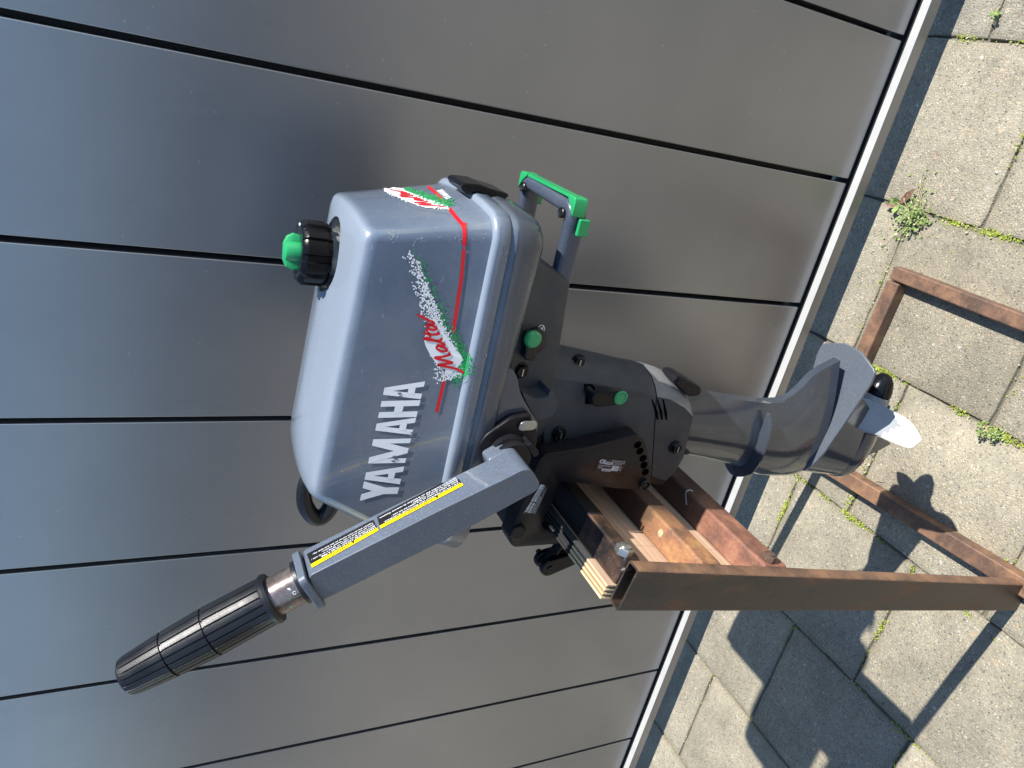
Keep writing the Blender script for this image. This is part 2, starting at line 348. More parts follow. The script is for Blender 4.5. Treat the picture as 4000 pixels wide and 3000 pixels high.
class Decal:
    """flat print laid on a surface: polygons given in picture pixels of the photo, landed on the object"""
    def __init__(s, B): s.B = B; s.v = []; s.f = []; s.m = []; s.mats = []
    def poly(s, pts, mat, off=0.0005):
        h = [hit(s.B, p, off) for p in pts]
        if any(q is None for q in h): return
        if mat not in s.mats: s.mats.append(mat)
        n = len(s.v); s.v += h; s.f.append(tuple(range(n, n + len(pts)))); s.m.append(s.mats.index(mat))
    def grid(s, q, mat, nx=6, ny=3, off=0.0004):
        for i in range(nx):
            for j in range(ny):
                s.poly([lerpq(q, a / nx, b2 / ny) for a, b2 in ((i, j), (i + 1, j), (i + 1, j + 1), (i, j + 1))], mat, off)
    def stroke(s, pts, wd, mat, off=0.0008, taper=None):
        P = spline([Vector((p[0], p[1], 0)) for p in pts], 5)
        L = []; R_ = []
        for i, p in enumerate(P):
            d = (P[min(i + 1, len(P) - 1)] - P[max(i - 1, 0)]).normalized(); n = Vector((-d.y, d.x, 0))
            w_ = wd if not taper else wd * (taper[0] + (taper[1] - taper[0]) * i / len(P))
            L.append(p + n * w_ / 2); R_.append(p - n * w_ / 2)
        for i in range(len(P) - 1): s.poly([L[i][:2], L[i + 1][:2], R_[i + 1][:2], R_[i][:2]], mat, off)
    def text(s, txt, q, mat, off=0.0008, bold=0.0):
        V, Fc = textmesh(txt, bold)
        pts = [lerpq(q, x, 1 - y) for x, y in V]
        for f in Fc: s.poly([pts[i] for i in f], mat, off)
    def build(s, name, parent, label=None):
        if not s.f: return None
        return obj(name, s.v, s.f, s.mats[0], parent, mats=s.mats, fmat=s.m, sm=False, label=label) 
def lerpq(q, u, v):
    """q: top-left, top-right, bottom-right, bottom-left"""
    a = (q[0][0] + (q[1][0] - q[0][0]) * u, q[0][1] + (q[1][1] - q[0][1]) * u)
    b2 = (q[3][0] + (q[2][0] - q[3][0]) * u, q[3][1] + (q[2][1] - q[3][1]) * u)
    return (a[0] + (b2[0] - a[0]) * v, a[1] + (b2[1] - a[1]) * v)
_tc = {}
def textmesh(txt, bold=0.0):
    if (txt, bold) in _tc: return _tc[(txt, bold)]
    c = bpy.data.curves.new('t', 'FONT'); c.body = txt; c.resolution_u = 2; c.offset = bold
    o = bpy.data.objects.new('t', c); col.objects.link(o)
    dg = bpy.context.evaluated_depsgraph_get(); dg.update(); me = o.evaluated_get(dg).to_mesh()
    V = [(v.co.x, v.co.y) for v in me.vertices]; Fc = [tuple(p.vertices) for p in me.polygons]
    o.evaluated_get(dg).to_mesh_clear(); bpy.data.objects.remove(o); bpy.data.curves.remove(c)
    x0 = min(v[0] for v in V); x1 = max(v[0] for v in V); y0 = min(v[1] for v in V); y1 = max(v[1] for v in V)
    V = [((x - x0) / (x1 - x0), (y - y0) / (y1 - y0)) for x, y in V]
    _tc[(txt, bold)] = (V, Fc); return V, Fc

# ================================================================== SETTING
# ground under everything
ORG = Vector((0, 0, 0))
obj('ground', [(-60, -60, -0.006), (60, -60, -0.006), (60, 60, -0.006), (-60, 60, -0.006)], [(0, 1, 2, 3)], 'sand', kind='structure', sm=False)
pav = thing('pavement', (0, 0, 0), kind='structure')
S = 0.2575
def paver_mesh(seed, sx=S, sy=S):
    rr = random.Random(seed); n = 10; g = 0.0018; vs = []; fs = []
    def j(): return rr.uniform(-0.0006, 0.0006)
    per = []
    for k in range(n): per.append((g + (sx - 2 * g) * k / n, g))
    for k in range(n): per.append((sx - g, g + (sy - 2 * g) * k / n))
    for k in range(n): per.append((sx - g - (sx - 2 * g) * k / n, sy - g))
    for k in range(n): per.append((g, sy - g - (sy - 2 * g) * k / n))
    per = [(x + j() * 2.6, y + j() * 2.6) for x, y in per]; N = len(per)
    cx, cy = sx / 2, sy / 2
    for z, ins in ((-0.035, 0), (-0.0045, 0), (-0.0012, 0.0012), (0, 0.0045)):
        for x, y in per:
            dx = (ins if x < cx else -ins) if abs(x - cx) > sx / 2 - 2.2 * g else 0
            dy = (ins if y < cy else -ins) if abs(y - cy) > sy / 2 - 2.2 * g else 0
            vs.append((x + dx, y + dy, z + (j() * 0.5 if z > -0.03 else 0)))
    for r in range(3):
        for k in range(N): a = r * N + k; b2 = r * N + (k + 1) % N; fs.append((a, b2, b2 + N, a + N))
    fs.append(tuple(range(3 * N, 4 * N)))
    me = bpy.data.meshes.new('paver'); me.from_pydata(vs, [], fs); me.materials.append(MATS['paver']); smooth(me, 30); return me
PM = [paver_mesh(i) for i in range(5)]
PD = paver_mesh(77); PD.materials[0] = MATS['paver_dark']
xs0 = 0.0215
for i in range(-13, 9):
    x0 = xs0 - S * (i + 1) if i >= 0 else xs0 - S * (i + 1)
    offy = -0.077 if i % 2 == 0 else -0.1975
    if i % 2 == 0: offy = -0.200
    else: offy = -0.080
    for jn in range(-2, 9):
        y1 = offy - S * 1.02 * (jn - 1)
        if y1 - S > 0.35 or y1 < -2.0: continue
        me = PD if i < 0 else random.choice(PM)
        o = bpy.data.objects.new('paver', me); col.objects.link(o); o.parent = pav
        o.location = (x0 + random.uniform(-.0008, .0008), y1 - S * 1.02 + random.uniform(-.001, .001), random.uniform(-0.0015, 0.0015))
        o.scale = (1, 1.018, 1); o.rotation_euler = (random.uniform(-.004, .004), random.uniform(-.004, .004), random.uniform(-.002, .002))
# the row of pavers beyond and around is carried on as a sheet with the same material
ORG = Vector((0, 0, 0))
def sheet(name, x0, y0, x1, y1, z, mat):
    return obj(name, [(x0, y0, z), (x1, y0, z), (x1, y1, z), (x0, y1, z)], [(0, 1, 2, 3)], mat, kind='structure', sm=False)
sheet('pavement_far', -40, -40, 40, -2.0, -0.004, 'paver_far'); sheet('pavement_left', -40, -2.0, -2.31, 0.45, -0.004, 'paver_far')
sheet('pavement_right', 3.38, -2.0, 40, 0.45, -0.004, 'paver_far')

# added unseen wall: blocks the bright horizon, darkens what gate and cowl mirror
m, nt, b, v = base('blocker_brick')
br = nn(nt, 'TexBrick'); nt.links.new(mp(nt, v, (1, 1, 1)), br.inputs['Vector']); br.inputs['Scale'].default_value = 4.5
br.inputs['Color1'].default_value = (.10, .055, .04, 1); br.inputs['Color2'].default_value = (.07, .045, .038, 1); br.inputs['Mortar'].default_value = (.16, .15, .14, 1)
nt.links.new(br.outputs['Color'], b.inputs['Base Color']); setb(b, Roughness=0.9)
box('blocker_wall', (-9, -5.3, 0.0), (7, -5.05, 1.5), 'blocker_brick')
bpy.data.objects['blocker_wall']['label'] = 'unseen dark brick wall added opposite the gate to block horizon light'; bpy.data.objects['blocker_wall']['category'] = 'wall'
# sliding gate
gate = thing('sliding_gate', (-0.6, 0.0, 0.05), 'grey metal gate of wide vertical boards above a pale bottom rail', 'gate')
W_ = 0.22
for k in range(-9, 17):
    x1 = -W_ * k; x0 = x1 - W_ + 0.0072
    if k == -9: x1 = x1
    v, f = box_vf((x0, 0.0, 0.077), (x1, 0.034, 2.05))
    obj('plank', v, f, 'gate_paint', gate, bev=0.0018, seg=3)
box('groove_backing', (-3.74, 0.0342, 0.077), (1.98, 0.042, 2.05), 'gate_dark', gate)
box('bottom_rail', (-3.74, -0.0205, 0.0550), (1.98, -0.0055, 0.0716), 'gate_paint', gate, bev=0.0008)
box('rail_sunlit_top', (-3.74, -0.0203, 0.0717), (1.98, -0.0057, 0.0729), 'sunlit_rail', gate, bev=0.0004)  # pale cap paints sunlight onto the top of the painted rail
box('rail_slot_fill', (-3.74, -0.0050, 0.0500), (1.98, 0.0335, 0.0690), 'gate_dark', gate)  # near-black box filling the slot behind the rail
box('rail_skirt', (-3.74, -0.0190, 0.0500), (1.98, -0.0055, 0.0548), 'gate_paint', gate)

# ================================================================== MOTOR STAND
st = thing('motor_stand', (-0.52, -0.31, 0.0), 'rusty welded steel stand carrying the outboard motor on a plywood board', 'stand')
UP = Vector((0.166, 0, 0.986)).normalized(); E_ = Vector((0.986, 0, -0.166)).normalized()
B0 = Vector((-0.5415, 0, 0.7215))      # top front edge of the near post
def SP(e, u, y): return B0 + E_ * e + UP * u + Vector((0, y, 0))   # e measured from the front face, u from the top
def sbox_vf(e0, e1, u0, u1, y0, y1):
    vs = [SP(e, u, y) for e in (e0, e1) for y in (y0, y1) for u in (u0, u1)]
    return vs, [(0, 1, 3, 2), (4, 6, 7, 5), (0, 4, 5, 1), (2, 3, 7, 6), (0, 2, 6, 4), (1, 5, 7, 3)]
def hollow(name, y0, y1, mat):
    """hollow rectangular post, open at its top"""
    L = -0.7215 / UP.z
    o4 = [(-0.0475, y0), (0.0, y0), (0.0, y1), (-0.0475, y1)]; t = 0.0022
    def rr(q, r, seg=3): return [(p.x, p.y) for p in rnd([Vector((a, b2, 0)) for a, b2 in q], r, seg)]
    oo = rr(o4, 0.0035); i4 = [(-0.0475 + t, y0 + t), (-t, y0 + t), (-t, y1 - t), (-0.0475 + t, y1 - t)]; ii = rr(i4, 0.002)
    n = len(oo); vs = []; fs = []
    def zc(e): return L + 0.0
    for u, q in ((L, oo), (0.0, oo), (0.0, ii), (-0.25, ii)): vs += [SP(e, u if u > L else (0.0 - (B0 + E_ * e).z) / UP.z, y) for e, y in q]
    for r in range(3):
        for k in range(n): fs.append((r * n + k, r * n + (k + 1) % n, (r + 1) * n + (k + 1) % n, (r + 1) * n + k))
    fs.append(tuple(range(3 * n, 4 * n)))
    return obj(name, vs, fs, mat, st, ang=50)
for ya, yb in ((-0.4950, -0.4790), (-0.1250, -0.1090)):
    o = hollow('post', ya, yb, 'mill_steel'); o.data.materials.append(MATS['rust_base'])
    for p in o.data.polygons:
        if p.normal.x > .6 and p.index < 16: p.material_index = 1
Y0, Y1 = -0.4785, -0.1255
v, f = sbox_vf(-0.030, 0.0, -0.0160, 0.0035, Y0, Y1); t1 = obj('crossbar', v, f, 'rust_dark', st, bev=0.0035, seg=3, label='dark uppermost crossbar with a nut')
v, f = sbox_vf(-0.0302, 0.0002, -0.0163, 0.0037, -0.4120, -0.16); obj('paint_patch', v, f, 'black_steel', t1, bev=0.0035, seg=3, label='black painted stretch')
v, f = sbox_vf(-0.030, 0.0, -0.1210, -0.0935, Y0, Y1); t2 = obj('crossbar', v, f, 'rust_orange_shaded', st, bev=0.0035, seg=3, label='orange rusted middle crossbar')
v, f = sbox_vf(-0.030, 0.0, -0.2225, -0.1865, Y0, Y1); t3 = obj('crossbar', v, f, 'rust_red_shaded', st, bev=0.0035, seg=3, label='red brown lower crossbar')
# plywood board: five visible plies, black painted in its middle
ply = thing('plywood_board', (0, 0, 0)); ply.parent = st; ply.location = Vector((0, 0, 0)) - st.location; ORG = Vector((0, 0, 0))
e0, e1 = -0.0470, -0.0305; nl = 7
for k in range(nl):
    a = e0 + (e1 - e0) * k / nl; b2 = e0 + (e1 - e0) * (k + 1) / nl; light = k % 2 == 0
    ins = 0.0 if light else 0.0012
    for (ya, yb, blk) in ((Y0 + 0.0, -0.4135, False), (-0.4133, Y1, True)):
        v, f = sbox_vf(a, b2 - 0.00005, -0.2300, 0.0105 - ins - (random.uniform(0, .0006)), ya + ins, yb)
        mt = 'black_wood' if (blk and k < nl - 1) else ('ply_light' if light else 'ply_dark')
        if k == nl - 1: mt = 'wood_face'
        obj('ply', v, f, mt, ply, bev=0.0004, seg=1)
    if k == nl - 1:
        v, f = sbox_vf(a - 0.0002, b2 + 0.0002, 0.0037, 0.0112, -0.4120, Y1); obj('black_edge', v, f, 'black_wood', ply)
v, f = sbox_vf(-0.0478, -0.0425, 0.0085, 0.0114, -0.3785, -0.3705); obj('chipped_spot', v, f, 'ply_light', ply, bev=0.0006)
ORG = Vector(st.location)
# bolts and nuts on the bars
def hexnut(name, c, ax, r, h, mat, parent, bolt=True):
    a, b2, d = frame(ax); rings = []
    for hh, s in ((0, 1), (h * 0.8, 1), (h, 0.88)):
        rings.append([c + d * hh + (a * math.cos(t * math.pi / 3 + .3) + b2 * math.sin(t * math.pi / 3 + .3)) * r * s for t in range(6)])
    v, f = loft_vf(rings); o = obj(name, v, f, mat, parent, bev=0.0004)
    if bolt: lathe('thread_end', c, d, [(h * 0.9, r * .6), (h * 1.25, r * .6), (h * 1.32, r * .45)], mat, o, n=16)
    return o
def frompx(px, plane_e):
    """point on the front face of the bars (e = plane_e) seen at this pixel"""
    d = ray(px); t = (plane_e - (CAM - B0).dot(E_)) / d.dot(E_); return CAM + d * t
hexnut('nut', frompx((2432, 2160), 0.0), E_, 0.0088, 0.0075, 'zinc', t1)
hexnut('nut', frompx((2998, 2186), 0.0), E_, 0.0080, 0.0070, 'rust_base', t3)
# welds and paint marks
lathe('weld', SP(-0.012, -0.002, -0.4788), Vector((0, 0, 1)), [(-0.008, .001), (-0.004, .0035), (0.003, .0035), (0.006, .001)], 'rust_dark', t1, n=10)
B = bvh(t2); D = Decal(B)
D.poly([(2562 + 14 * math.cos(t * .7) * random.uniform(.6, 1.2) + 20, 2082 + 15 * math.sin(t * .7) * random.uniform(.6, 1.3)) for t in range(9)], 'yellow_fleck' if 'yellow_fleck' in MATS else 'straw', 0.0004); D.build('flake_mark', t2)
B = bvh(t3); D = Decal(B); D.stroke([(2683, 1972), (2680, 1940), (2682, 1921), (2694, 1915), (2706, 1920)], 4, 'silver_print', 0.0004); D.build('chalk_mark', t3)
# floor frame
HT = 0.025
def bar(name, p0, p1, wd, h, mat, end=0):
    d = (p1 - p0).normalized(); s = Vector((-d.y, d.x, 0)); 
    vs = [p0, p1, p1 + s * wd, p0 + s * wd]; vs = [Vector((q.x, q.y, 0.0008)) for q in vs] + [Vector((q.x, q.y, h)) for q in vs]
    return obj(name, vs, [(0, 1, 2, 3), (7, 6, 5, 4), (0, 4, 5, 1), (1, 5, 6, 2), (2, 6, 7, 3), (3, 7, 4, 0)], mat, st, bev=0.003, seg=3)
bar('base_bar', Vector((-0.3460, -0.1065, 0)), Vector((-0.3445, -0.95, 0)), 0.0225, HT, 'rust_base')
bar('base_bar', Vector((-0.3478, -0.1045, 0)), Vector((-0.6555, -0.1000, 0)), 0.0240, HT, 'rust_base')
bar('base_bar', Vector((-0.7050, -0.1000, 0)), Vector((-0.6750, -0.5400, 0)), 0.0270, HT, 'rust_base')
for yy in ():
    pass

# ================================================================== OUTBOARD MOTOR
mot = thing('outboard_motor', (-0.46, -0.31, 0.16), 'grey outboard motor clamped to the plywood board of the rusty stand', 'outboard motor')
YC = -0.315
def plan(xa, xf, hw, ra, rf, ba, bf, z, tilt=0.0, xr=-0.297, yc=YC, crown=0.0, seg=6):
    """rounded plan outline: aft end xa, front end xf"""
    P = []
    def arc(cx, cy, r, a0, a1):
        for k in range(seg + 1):
            t = a0 + (a1 - a0) * k / seg; P.append([cx + r * math.cos(t), cy + r * math.sin(t)])
    def side(p, q, n):
        for k in range(1, n): P.append([p[0] + (q[0] - p[0]) * k / n, p[1] + (q[1] - p[1]) * k / n])
    arc(xa - ra, -(hw - ra), ra, -math.pi / 2, 0); side((xa, -(hw - ra)), (xa, hw - ra), 6)
    arc(xa - ra, hw - ra, ra, 0, math.pi / 2); side((xa - ra, hw), (xf + rf, hw), 8)
    arc(xf + rf, hw - rf, rf, math.pi / 2, math.pi); side((xf, hw - rf), (xf, -(hw - rf)), 6)
    arc(xf + rf, -(hw - rf), rf, math.pi, 1.5 * math.pi); side((xf + rf, -hw), (xa - ra, -hw), 8)
    out = []
    for x, y in P:
        u = (x - xf) / (xa - xf); k = 1 - (y / hw) ** 2
        x2 = x + ba * k * max(0, (u - .5) * 2) ** 3 - bf * k * max(0, (.5 - u) * 2) ** 3
        out.append(Vector((x2, yc + y, z + tilt * (xr - x2) + crown * k)))
    return out
# --- tank cowl
rings = [
 plan(-0.2690, -0.585, 0.0770, .020, .040, .006, .018, 0.8625),
 plan(-0.2680, -0.586, 0.0785, .021, .041, .006, .018, 0.8640),
 plan(-0.2680, -0.586, 0.0785, .021, .041, .006, .018, 0.8735),
 plan(-0.2695, -0.584, 0.0770, .020, .040, .006, .018, 0.8765, .004),
 plan(-0.2730, -0.584, 0.0735, .015, .026, .006, .017, 0.8775, .006),
 plan(-0.2750, -0.580, 0.0722, .013, .022, .006, .016, 0.8825, .010),
 plan(-0.2815, -0.566, 0.0692, .011, .016, .006, .014, 0.9150, .03),
 plan(-0.2895, -0.540, 0.0656, .009, .013, .006, .012, 0.9530, .05),
 plan(-0.2912, -0.5335, 0.0644, .008, .012, .006, .011, 0.9635, .058),
 plan(-0.2920, -0.5305, 0.0638, .008, .012, .006, .011, 0.9672, .062),
 plan(-0.2930, -0.5275, 0.0626, .008, .012, .006, .011, 0.9708, .066),
 plan(-0.2950, -0.5245, 0.0602, .008, .012, .006, .010, 0.9732, .069, crown=.0008),
 plan(-0.2980, -0.5205, 0.0572, .008, .012, .005, .009, 0.9745, .070, crown=.0015),
 plan(-0.3060, -0.507, 0.0490, .009, .018, .004, .007, 0.9760, .072, crown=.0025),
 plan(-0.3200, -0.490, 0.0370, .010, .018, .003, .005, 0.9780, .073, crown=.0030),
 plan(-0.3450, -0.465, 0.0200, .008, .010, .002, .003, 0.9805, .073, crown=.0025),
 plan(-0.3700, -0.440, 0.0060, .003, .003, .000, .000, 0.9825, .072, crown=.0005)]
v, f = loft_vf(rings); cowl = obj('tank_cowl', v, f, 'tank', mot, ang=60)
# round recess round the filler
capc = Vector((-0.3330, -0.3080, 0.9805))
def cutter(p0, ax, prof, n=40):
    vs, fs = lathe_vf(p0, ax, prof, n); me = bpy.data.meshes.new('c'); me.from_pydata([tuple(q - ORG) for q in vs], [], fs)
    bm = bmesh.new(); bm.from_mesh(me); bmesh.ops.recalc_face_normals(bm, faces=bm.faces); bm.to_mesh(me); bm.free()
    o = bpy.data.objects.new('c', me); col.objects.link(o); return o
def cut(o, c):
    c.parent = o.parent; mo = o.modifiers.new('b', 'BOOLEAN'); mo.operation = 'DIFFERENCE'; mo.object = c; mo.solver = 'EXACT'
    dg = bpy.context.evaluated_depsgraph_get(); dg.update(); me = bpy.data.meshes.new_from_object(o.evaluated_get(dg))
    o.modifiers.clear(); o.data = me; bpy.data.objects.remove(c)
cut(cowl, cutter(capc + Vector((0.001, -.001, 0)), Vector((.05, 0, 1)), [(-0.016, .0255), (-0.004, .0310), (0.03, .0325)]))
smooth(cowl.data, 50)
lathe('filler_neck', capc + Vector((0, 0, -0.0155)), Vector((.05, 0, 1)), [(0, .0250), (.0008, .0250), (.0128, .0308), (.0132, .0300), (.0022, .0235), (.0024, .0190), (.018, .0188), (.020, .0188)], 'neck', cowl, n=40)
lob = lambda t: 1.0 - 0.085 * (1 if (t * 12 / (2 * math.pi)) % 1 < 0.40 else 0)
capo = lathe('fuel_cap', capc + Vector((0, 0, 0.0035)), Vector((.02, 0, 1)), [(0, .0235), (.001, .0252), (.0035, .0252), (.004, .0264), (.0195, .0264), (.0228, .0242), (.0238, .0224), (.0232, .0125), (.0205, .0115), (.0205, .002)], 'black_gloss', cowl, n=132, lobe=lob, ang=28)
kc = capc + Vector((0, 0, 0.0235))
knob = lathe('air_vent_screw', kc, Vector((.02, 0, 1)), [(0, .0090), (.010, .0088), (.013, .0078), (.0145, .004)], 'green', capo, n=32, ang=40)
wv = []
for z_, L_, w_ in ((0.0005, .0135, .0042), (.0075, .0150, .0042), (.0125, .0125, .0036), (.0150, .0070, .0026)):
    wv.append(rnd([kc + Vector((a_ * L_ * .97 - b_ * w_ * .25, b_ * w_ + a_ * L_ * .25, z_)) for a_, b_ in ((-1, -1), (1, -1), (1, 1), (-1, 1))], .002, 2))
v, f = loft_vf(wv); obj('wing', v, f, 'green', knob, bev=.0006, ang=30)
# --- recoil starter handle (loop at the front)
lp = [aty(q, -0.325) for q in ((1232, 1872), (1203, 1868), (1187, 1915), (1192, 1970), (1218, 2012), (1250, 2022), (1282, 1995), (1305, 1945), (1320, 1895))]
lp[0] += Vector((.01, 0, -.005)); P = spline(lp, 6); v, f = tube_vf(P, [0.0052 + 0.0026 * min(1, i / 20) for i in range(len(P))], 14); obj('starter_handle', v, f, 'black_rubber', mot, ang=80)
# --- lower cowl
rings = [
 plan(-0.2705, -0.587, 0.0755, .018, .038, .006, .014, 0.8622),
 plan(-0.2690, -0.590, 0.0780, .019, .040, .006, .016, 0.8585),
 plan(-0.2680, -0.592, 0.0785, .020, .040, .006, .014, 0.8540),
 plan(-0.2700, -0.597, 0.0775, .020, .040, .006, .015, 0.8420),
 plan(-0.2730, -0.600, 0.0740, .019, .038, .006, .010, 0.8340, .035),
 plan(-0.2770, -0.597, 0.0700, .016, .036, .005, .009, 0.8300, .040),
 plan(-0.2900, -0.562, 0.0600, .014, .030, .003, .010, 0.8285, .040),
 plan(-0.3000, -0.550, 0.0480, .010, .020, .001, .006, 0.8280, .040)]
rings = [[q - Vector((0, 0, .04 * max(0, (q.x + .30) * 0))) for q in r] for r in rings]
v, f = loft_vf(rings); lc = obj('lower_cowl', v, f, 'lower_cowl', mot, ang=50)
# --- pan under the lower cowl
rings = []
for z, xa, xf, hw, ra, tl in ((0.8420, -0.292, -0.545, 0.0590, .012, .04), (0.8200, -0.302, -0.525, 0.0520, .008, .05), (0.7960, -0.314, -0.505, 0.0465, .006, .08), (0.7830, -0.321, -0.495, 0.0445, .005, .10), (0.7805, -0.323, -0.493, 0.0425, .004, .10)):
    rings.append(plan(xa, xf, hw, ra, .03, .001, .0, z, -tl, xr=-0.32))
v, f = loft_vf(rings); pan = obj('bottom_pan', v, f, 'housing', mot, ang=40)
# swelling on the near side where the pan runs into the neck, and the neck collar
def sweepq(name, secs, mat, parent, **k):
    v, f = loft_vf(secs); return obj(name, v, f, mat, parent, **k)
def pxring(L): return [aty((a, b2), y) for a, b2, y in L]
yprism('side_swell', [(1880, 1440), (2004, 1440), (2024, 1480), (2030, 1520), (2040, 1548), (2062, 1588), (2094, 1640), (2104, 1652), (2100, 1700), (2060, 1690), (1990, 1740), (1900, 1800), (1815, 1835), (1800, 1800)], -0.3880, -0.330, 'lower_cowl', mot, bev=0.007, r=0.010, seg=5)
yprism('neck_flange', [(2035, 1530), (2090, 1560), (2142, 1550), (2148, 1524), (2164, 1530), (2178, 1570), (2177, 1592), (2158, 1628), (2100, 1646), (2070, 1600)], -0.3840, -0.27, 'housing', mot, bev=0.005, r=0.006, seg=3)
# steering neck (brown varnished tube between the housing and the bracket)
lathe('steering_neck', Vector((-0.495, -0.318, 0.79)), Vector((-.13, 0, -1)), [(0, .030), (.03, .028), (.10, .027), (.2, .026)], 'collar', mot, n=32)
# --- carry handle at the back
zc = 0.7920
def hpt(L):
    P = [Vector(q) for q in L]; out = [P[0]]
    for i in range(1, len(P) - 1):
        a_, p_, c_ = P[i - 1], P[i], P[i + 1]; d1 = (a_ - p_); d2 = (c_ - p_); r_ = min(.011, d1.length * .45, d2.length * .45)
        s_ = p_ + d1.normalized() * r_; e_ = p_ + d2.normalized() * r_
        for k in range(7): t = k / 6; out.append(s_ * (1 - t) ** 2 + p_ * 2 * t * (1 - t) + e_ * t * t)
    return out + [P[-1]]
hp = hpt([(-0.330, -0.3500, 0.7860), (-0.2590, -0.3600, zc), (-0.2560, -0.2660, zc), (-0.335, -0.2650, 0.7880)])
rings = []
for i, p in enumerate(hp):
    d = (hp[min(i + 1, len(hp) - 1)] - hp[max(i - 1, 0)]).normalized(); o_ = d.cross(Vector((0, 0, 1))).normalized(); u_ = o_.cross(d).normalized()
    q = [p + o_ * a * .0062 + u_ * b2 * .0088 for a, b2 in ((-1, -1), (1, -1), (1, 1), (-1, 1))]
    rings.append(rnd(q, 0.0045, 3))
v, f = loft_vf(rings); hd = obj('carry_handle', v, f, 'handle_paint', mot, ang=60)
for yc_, s in ((-0.3600, -1), (-0.2660, 1)):
    q = [(-0.2650, s * .0082), (-0.2520, s * .0088), (-0.2485, s * .0075), (-0.2480, -s * .0045), (-0.2515, -s * .0050), (-0.2560, s * .0010), (-0.2620, s * .0060)]
    fr = [Vector((a, yc_ + b2, zc + .0092)) for a, b2 in q]; bk = [Vector((a, yc_ + b2, zc - .0040)) for a, b2 in q]
    v, f = prism_vf(fr, bk); obj('green_corner_cap', v, f, 'green', hd, bev=0.0014)
box('green_strip', (-0.2512, -0.3540, zc - .0030), (-0.2486, -0.2720, zc + .0082), 'green', hd, bev=0.0006)
box('release_tab', (-0.2800, -0.3705, zc - .0100), (-0.2650, -0.3665, zc + .001), 'green', hd, bev=0.0015)
box('release_tab', (-0.2760, -0.2680, zc - .0150), (-0.2680, -0.2600, zc - .006), 'green', hd, bev=0.0015)
for yy, xx in ((-0.3530, -0.2650), (-0.2715, -0.2615)):
    s_ = lathe('screw', Vector((xx, yy, zc + .0085)), Vector((.1, 0, 1)), [(0, .0046), (.0028, .0046), (.0034, .0040), (.0024, .0034), (.0024, .0006)], 'bolt_dark', hd, n=20)
# --- latch
yprism('cowl_latch', [(1806, 745), (1822, 761), (1840, 757), (1853, 750), (1883, 756), (1919, 780), (1966, 796), (1978, 773), (1990, 768), (1985, 757), (1903, 732), (1880, 722), (1815, 716), (1800, 725)], -0.3330, -0.2980, 'black_gloss', mot, bev=0.0022, seg=3)
# --- tiller
arm_n, arm_f = -0.4450, -0.4135
up_px = [(1195, 2235), (1210, 2250), (1700, 2000), (2000, 1858), (2050, 1832), (2072, 1835), (2090, 1855), (2112, 1895), (2098, 1916), (2040, 1950), (1800, 2080), (1252, 2352), (1238, 2345)]
fr = [aty(q, arm_n) for q in [(1204, 2252), (1700, 2003), (1990, 1862), (2040, 1836), (2068, 1832), (2085, 1846), (2108, 1885), (2108, 1905), (2090, 1922), (1800, 2080), (1250, 2352)]]
fr = rnd(fr, 0.004, 3)
bk = [Vector((p.x, arm_f, p.z)) for p in fr]
v, f = prism_vf(fr, bk); arm = obj('tiller_arm', v, f, 'tiller_paint', mot, bev=0.0042, seg=5, ang=50)
bs = rnd([aty(q, arm_n) for q in [(1960, 1880), (1990, 1862), (2040, 1836), (2068, 1832), (2085, 1846), (2108, 1885), (2108, 1905), (2090, 1922), (1985, 1975)]], .006, 4)
v, f = prism_vf([Vector((p.x, arm_f - .001, p.z)) for p in bs], [Vector((p.x, -0.3960, p.z)) for p in bs]); obj('arm_boss', v, f, 'tiller_paint', arm, bev=.005, seg=3, ang=50)
# collar flange at the arm's end, throttle barrel and grip
ga = aty((1222, 2250), -0.430); gb = aty((487, 2648), -0.4290)
gd = (gb - ga).normalized(); pn = Vector((0, 1, 0)); pm_ = gd.cross(pn).normalized()
fl = [ga + pm_ * a + pn * b2 for a, b2 in ((-.0180, -.0195), (.0200, -.0195), (.0200, .0185), (-.0180, .0185))]; fl = rnd(fl, .006, 4)
v, f = prism_vf([q + gd * 0.001 for q in fl], [q + gd * 0.0075 for q in fl]); obj('arm_flange', v, f, 'tiller_paint', arm, bev=0.0012)
lathe('washer', ga + gd * 0.0075, gd, [(0, .0175), (.0005, .0183), (.0035, .0183), (.004, .017)], 'black_rubber', arm, n=40)
brl = lathe('throttle_barrel', ga + gd * 0.011, gd, [(0, .0160), (.026, .0160)], 'collar', mot, n=48)
GL = (gb - ga).length
prof = [(0.0335, .0165), (0.0335, .0205), (0.036, .0212), (0.0385, .0205), (0.0395, .0200), (0.060, .0203), (0.0840, .0206), (0.0845, .0192), (0.0858, .0192), (0.0863, .0205), (0.1180, .0190), (0.1185, .0176), (0.1198, .0176), (0.1203, .0188), (GL - .006, .0160), (GL - .002, .0150), (GL, .0125), (GL + .001, .004)]
groove = lambda t: 1.0 - 0.075 * (1 if (t * 20 / (2 * math.pi)) % 1 < 0.13 else 0)
a_, b_, d_ = frame(gd); rings = []
for h, r in prof:
    gr = h > 0.039 and h < GL - .003
    rings.append([ga + d_ * h + (a_ * math.cos(2 * math.pi * k / 240) + b_ * math.sin(2 * math.pi * k / 240)) * r * (groove(2 * math.pi * k / 240) if gr else 1) for k in range(240)])
v, f = loft_vf(rings); grip = obj('throttle_grip', v, f, 'black_rubber', mot, ang=30)
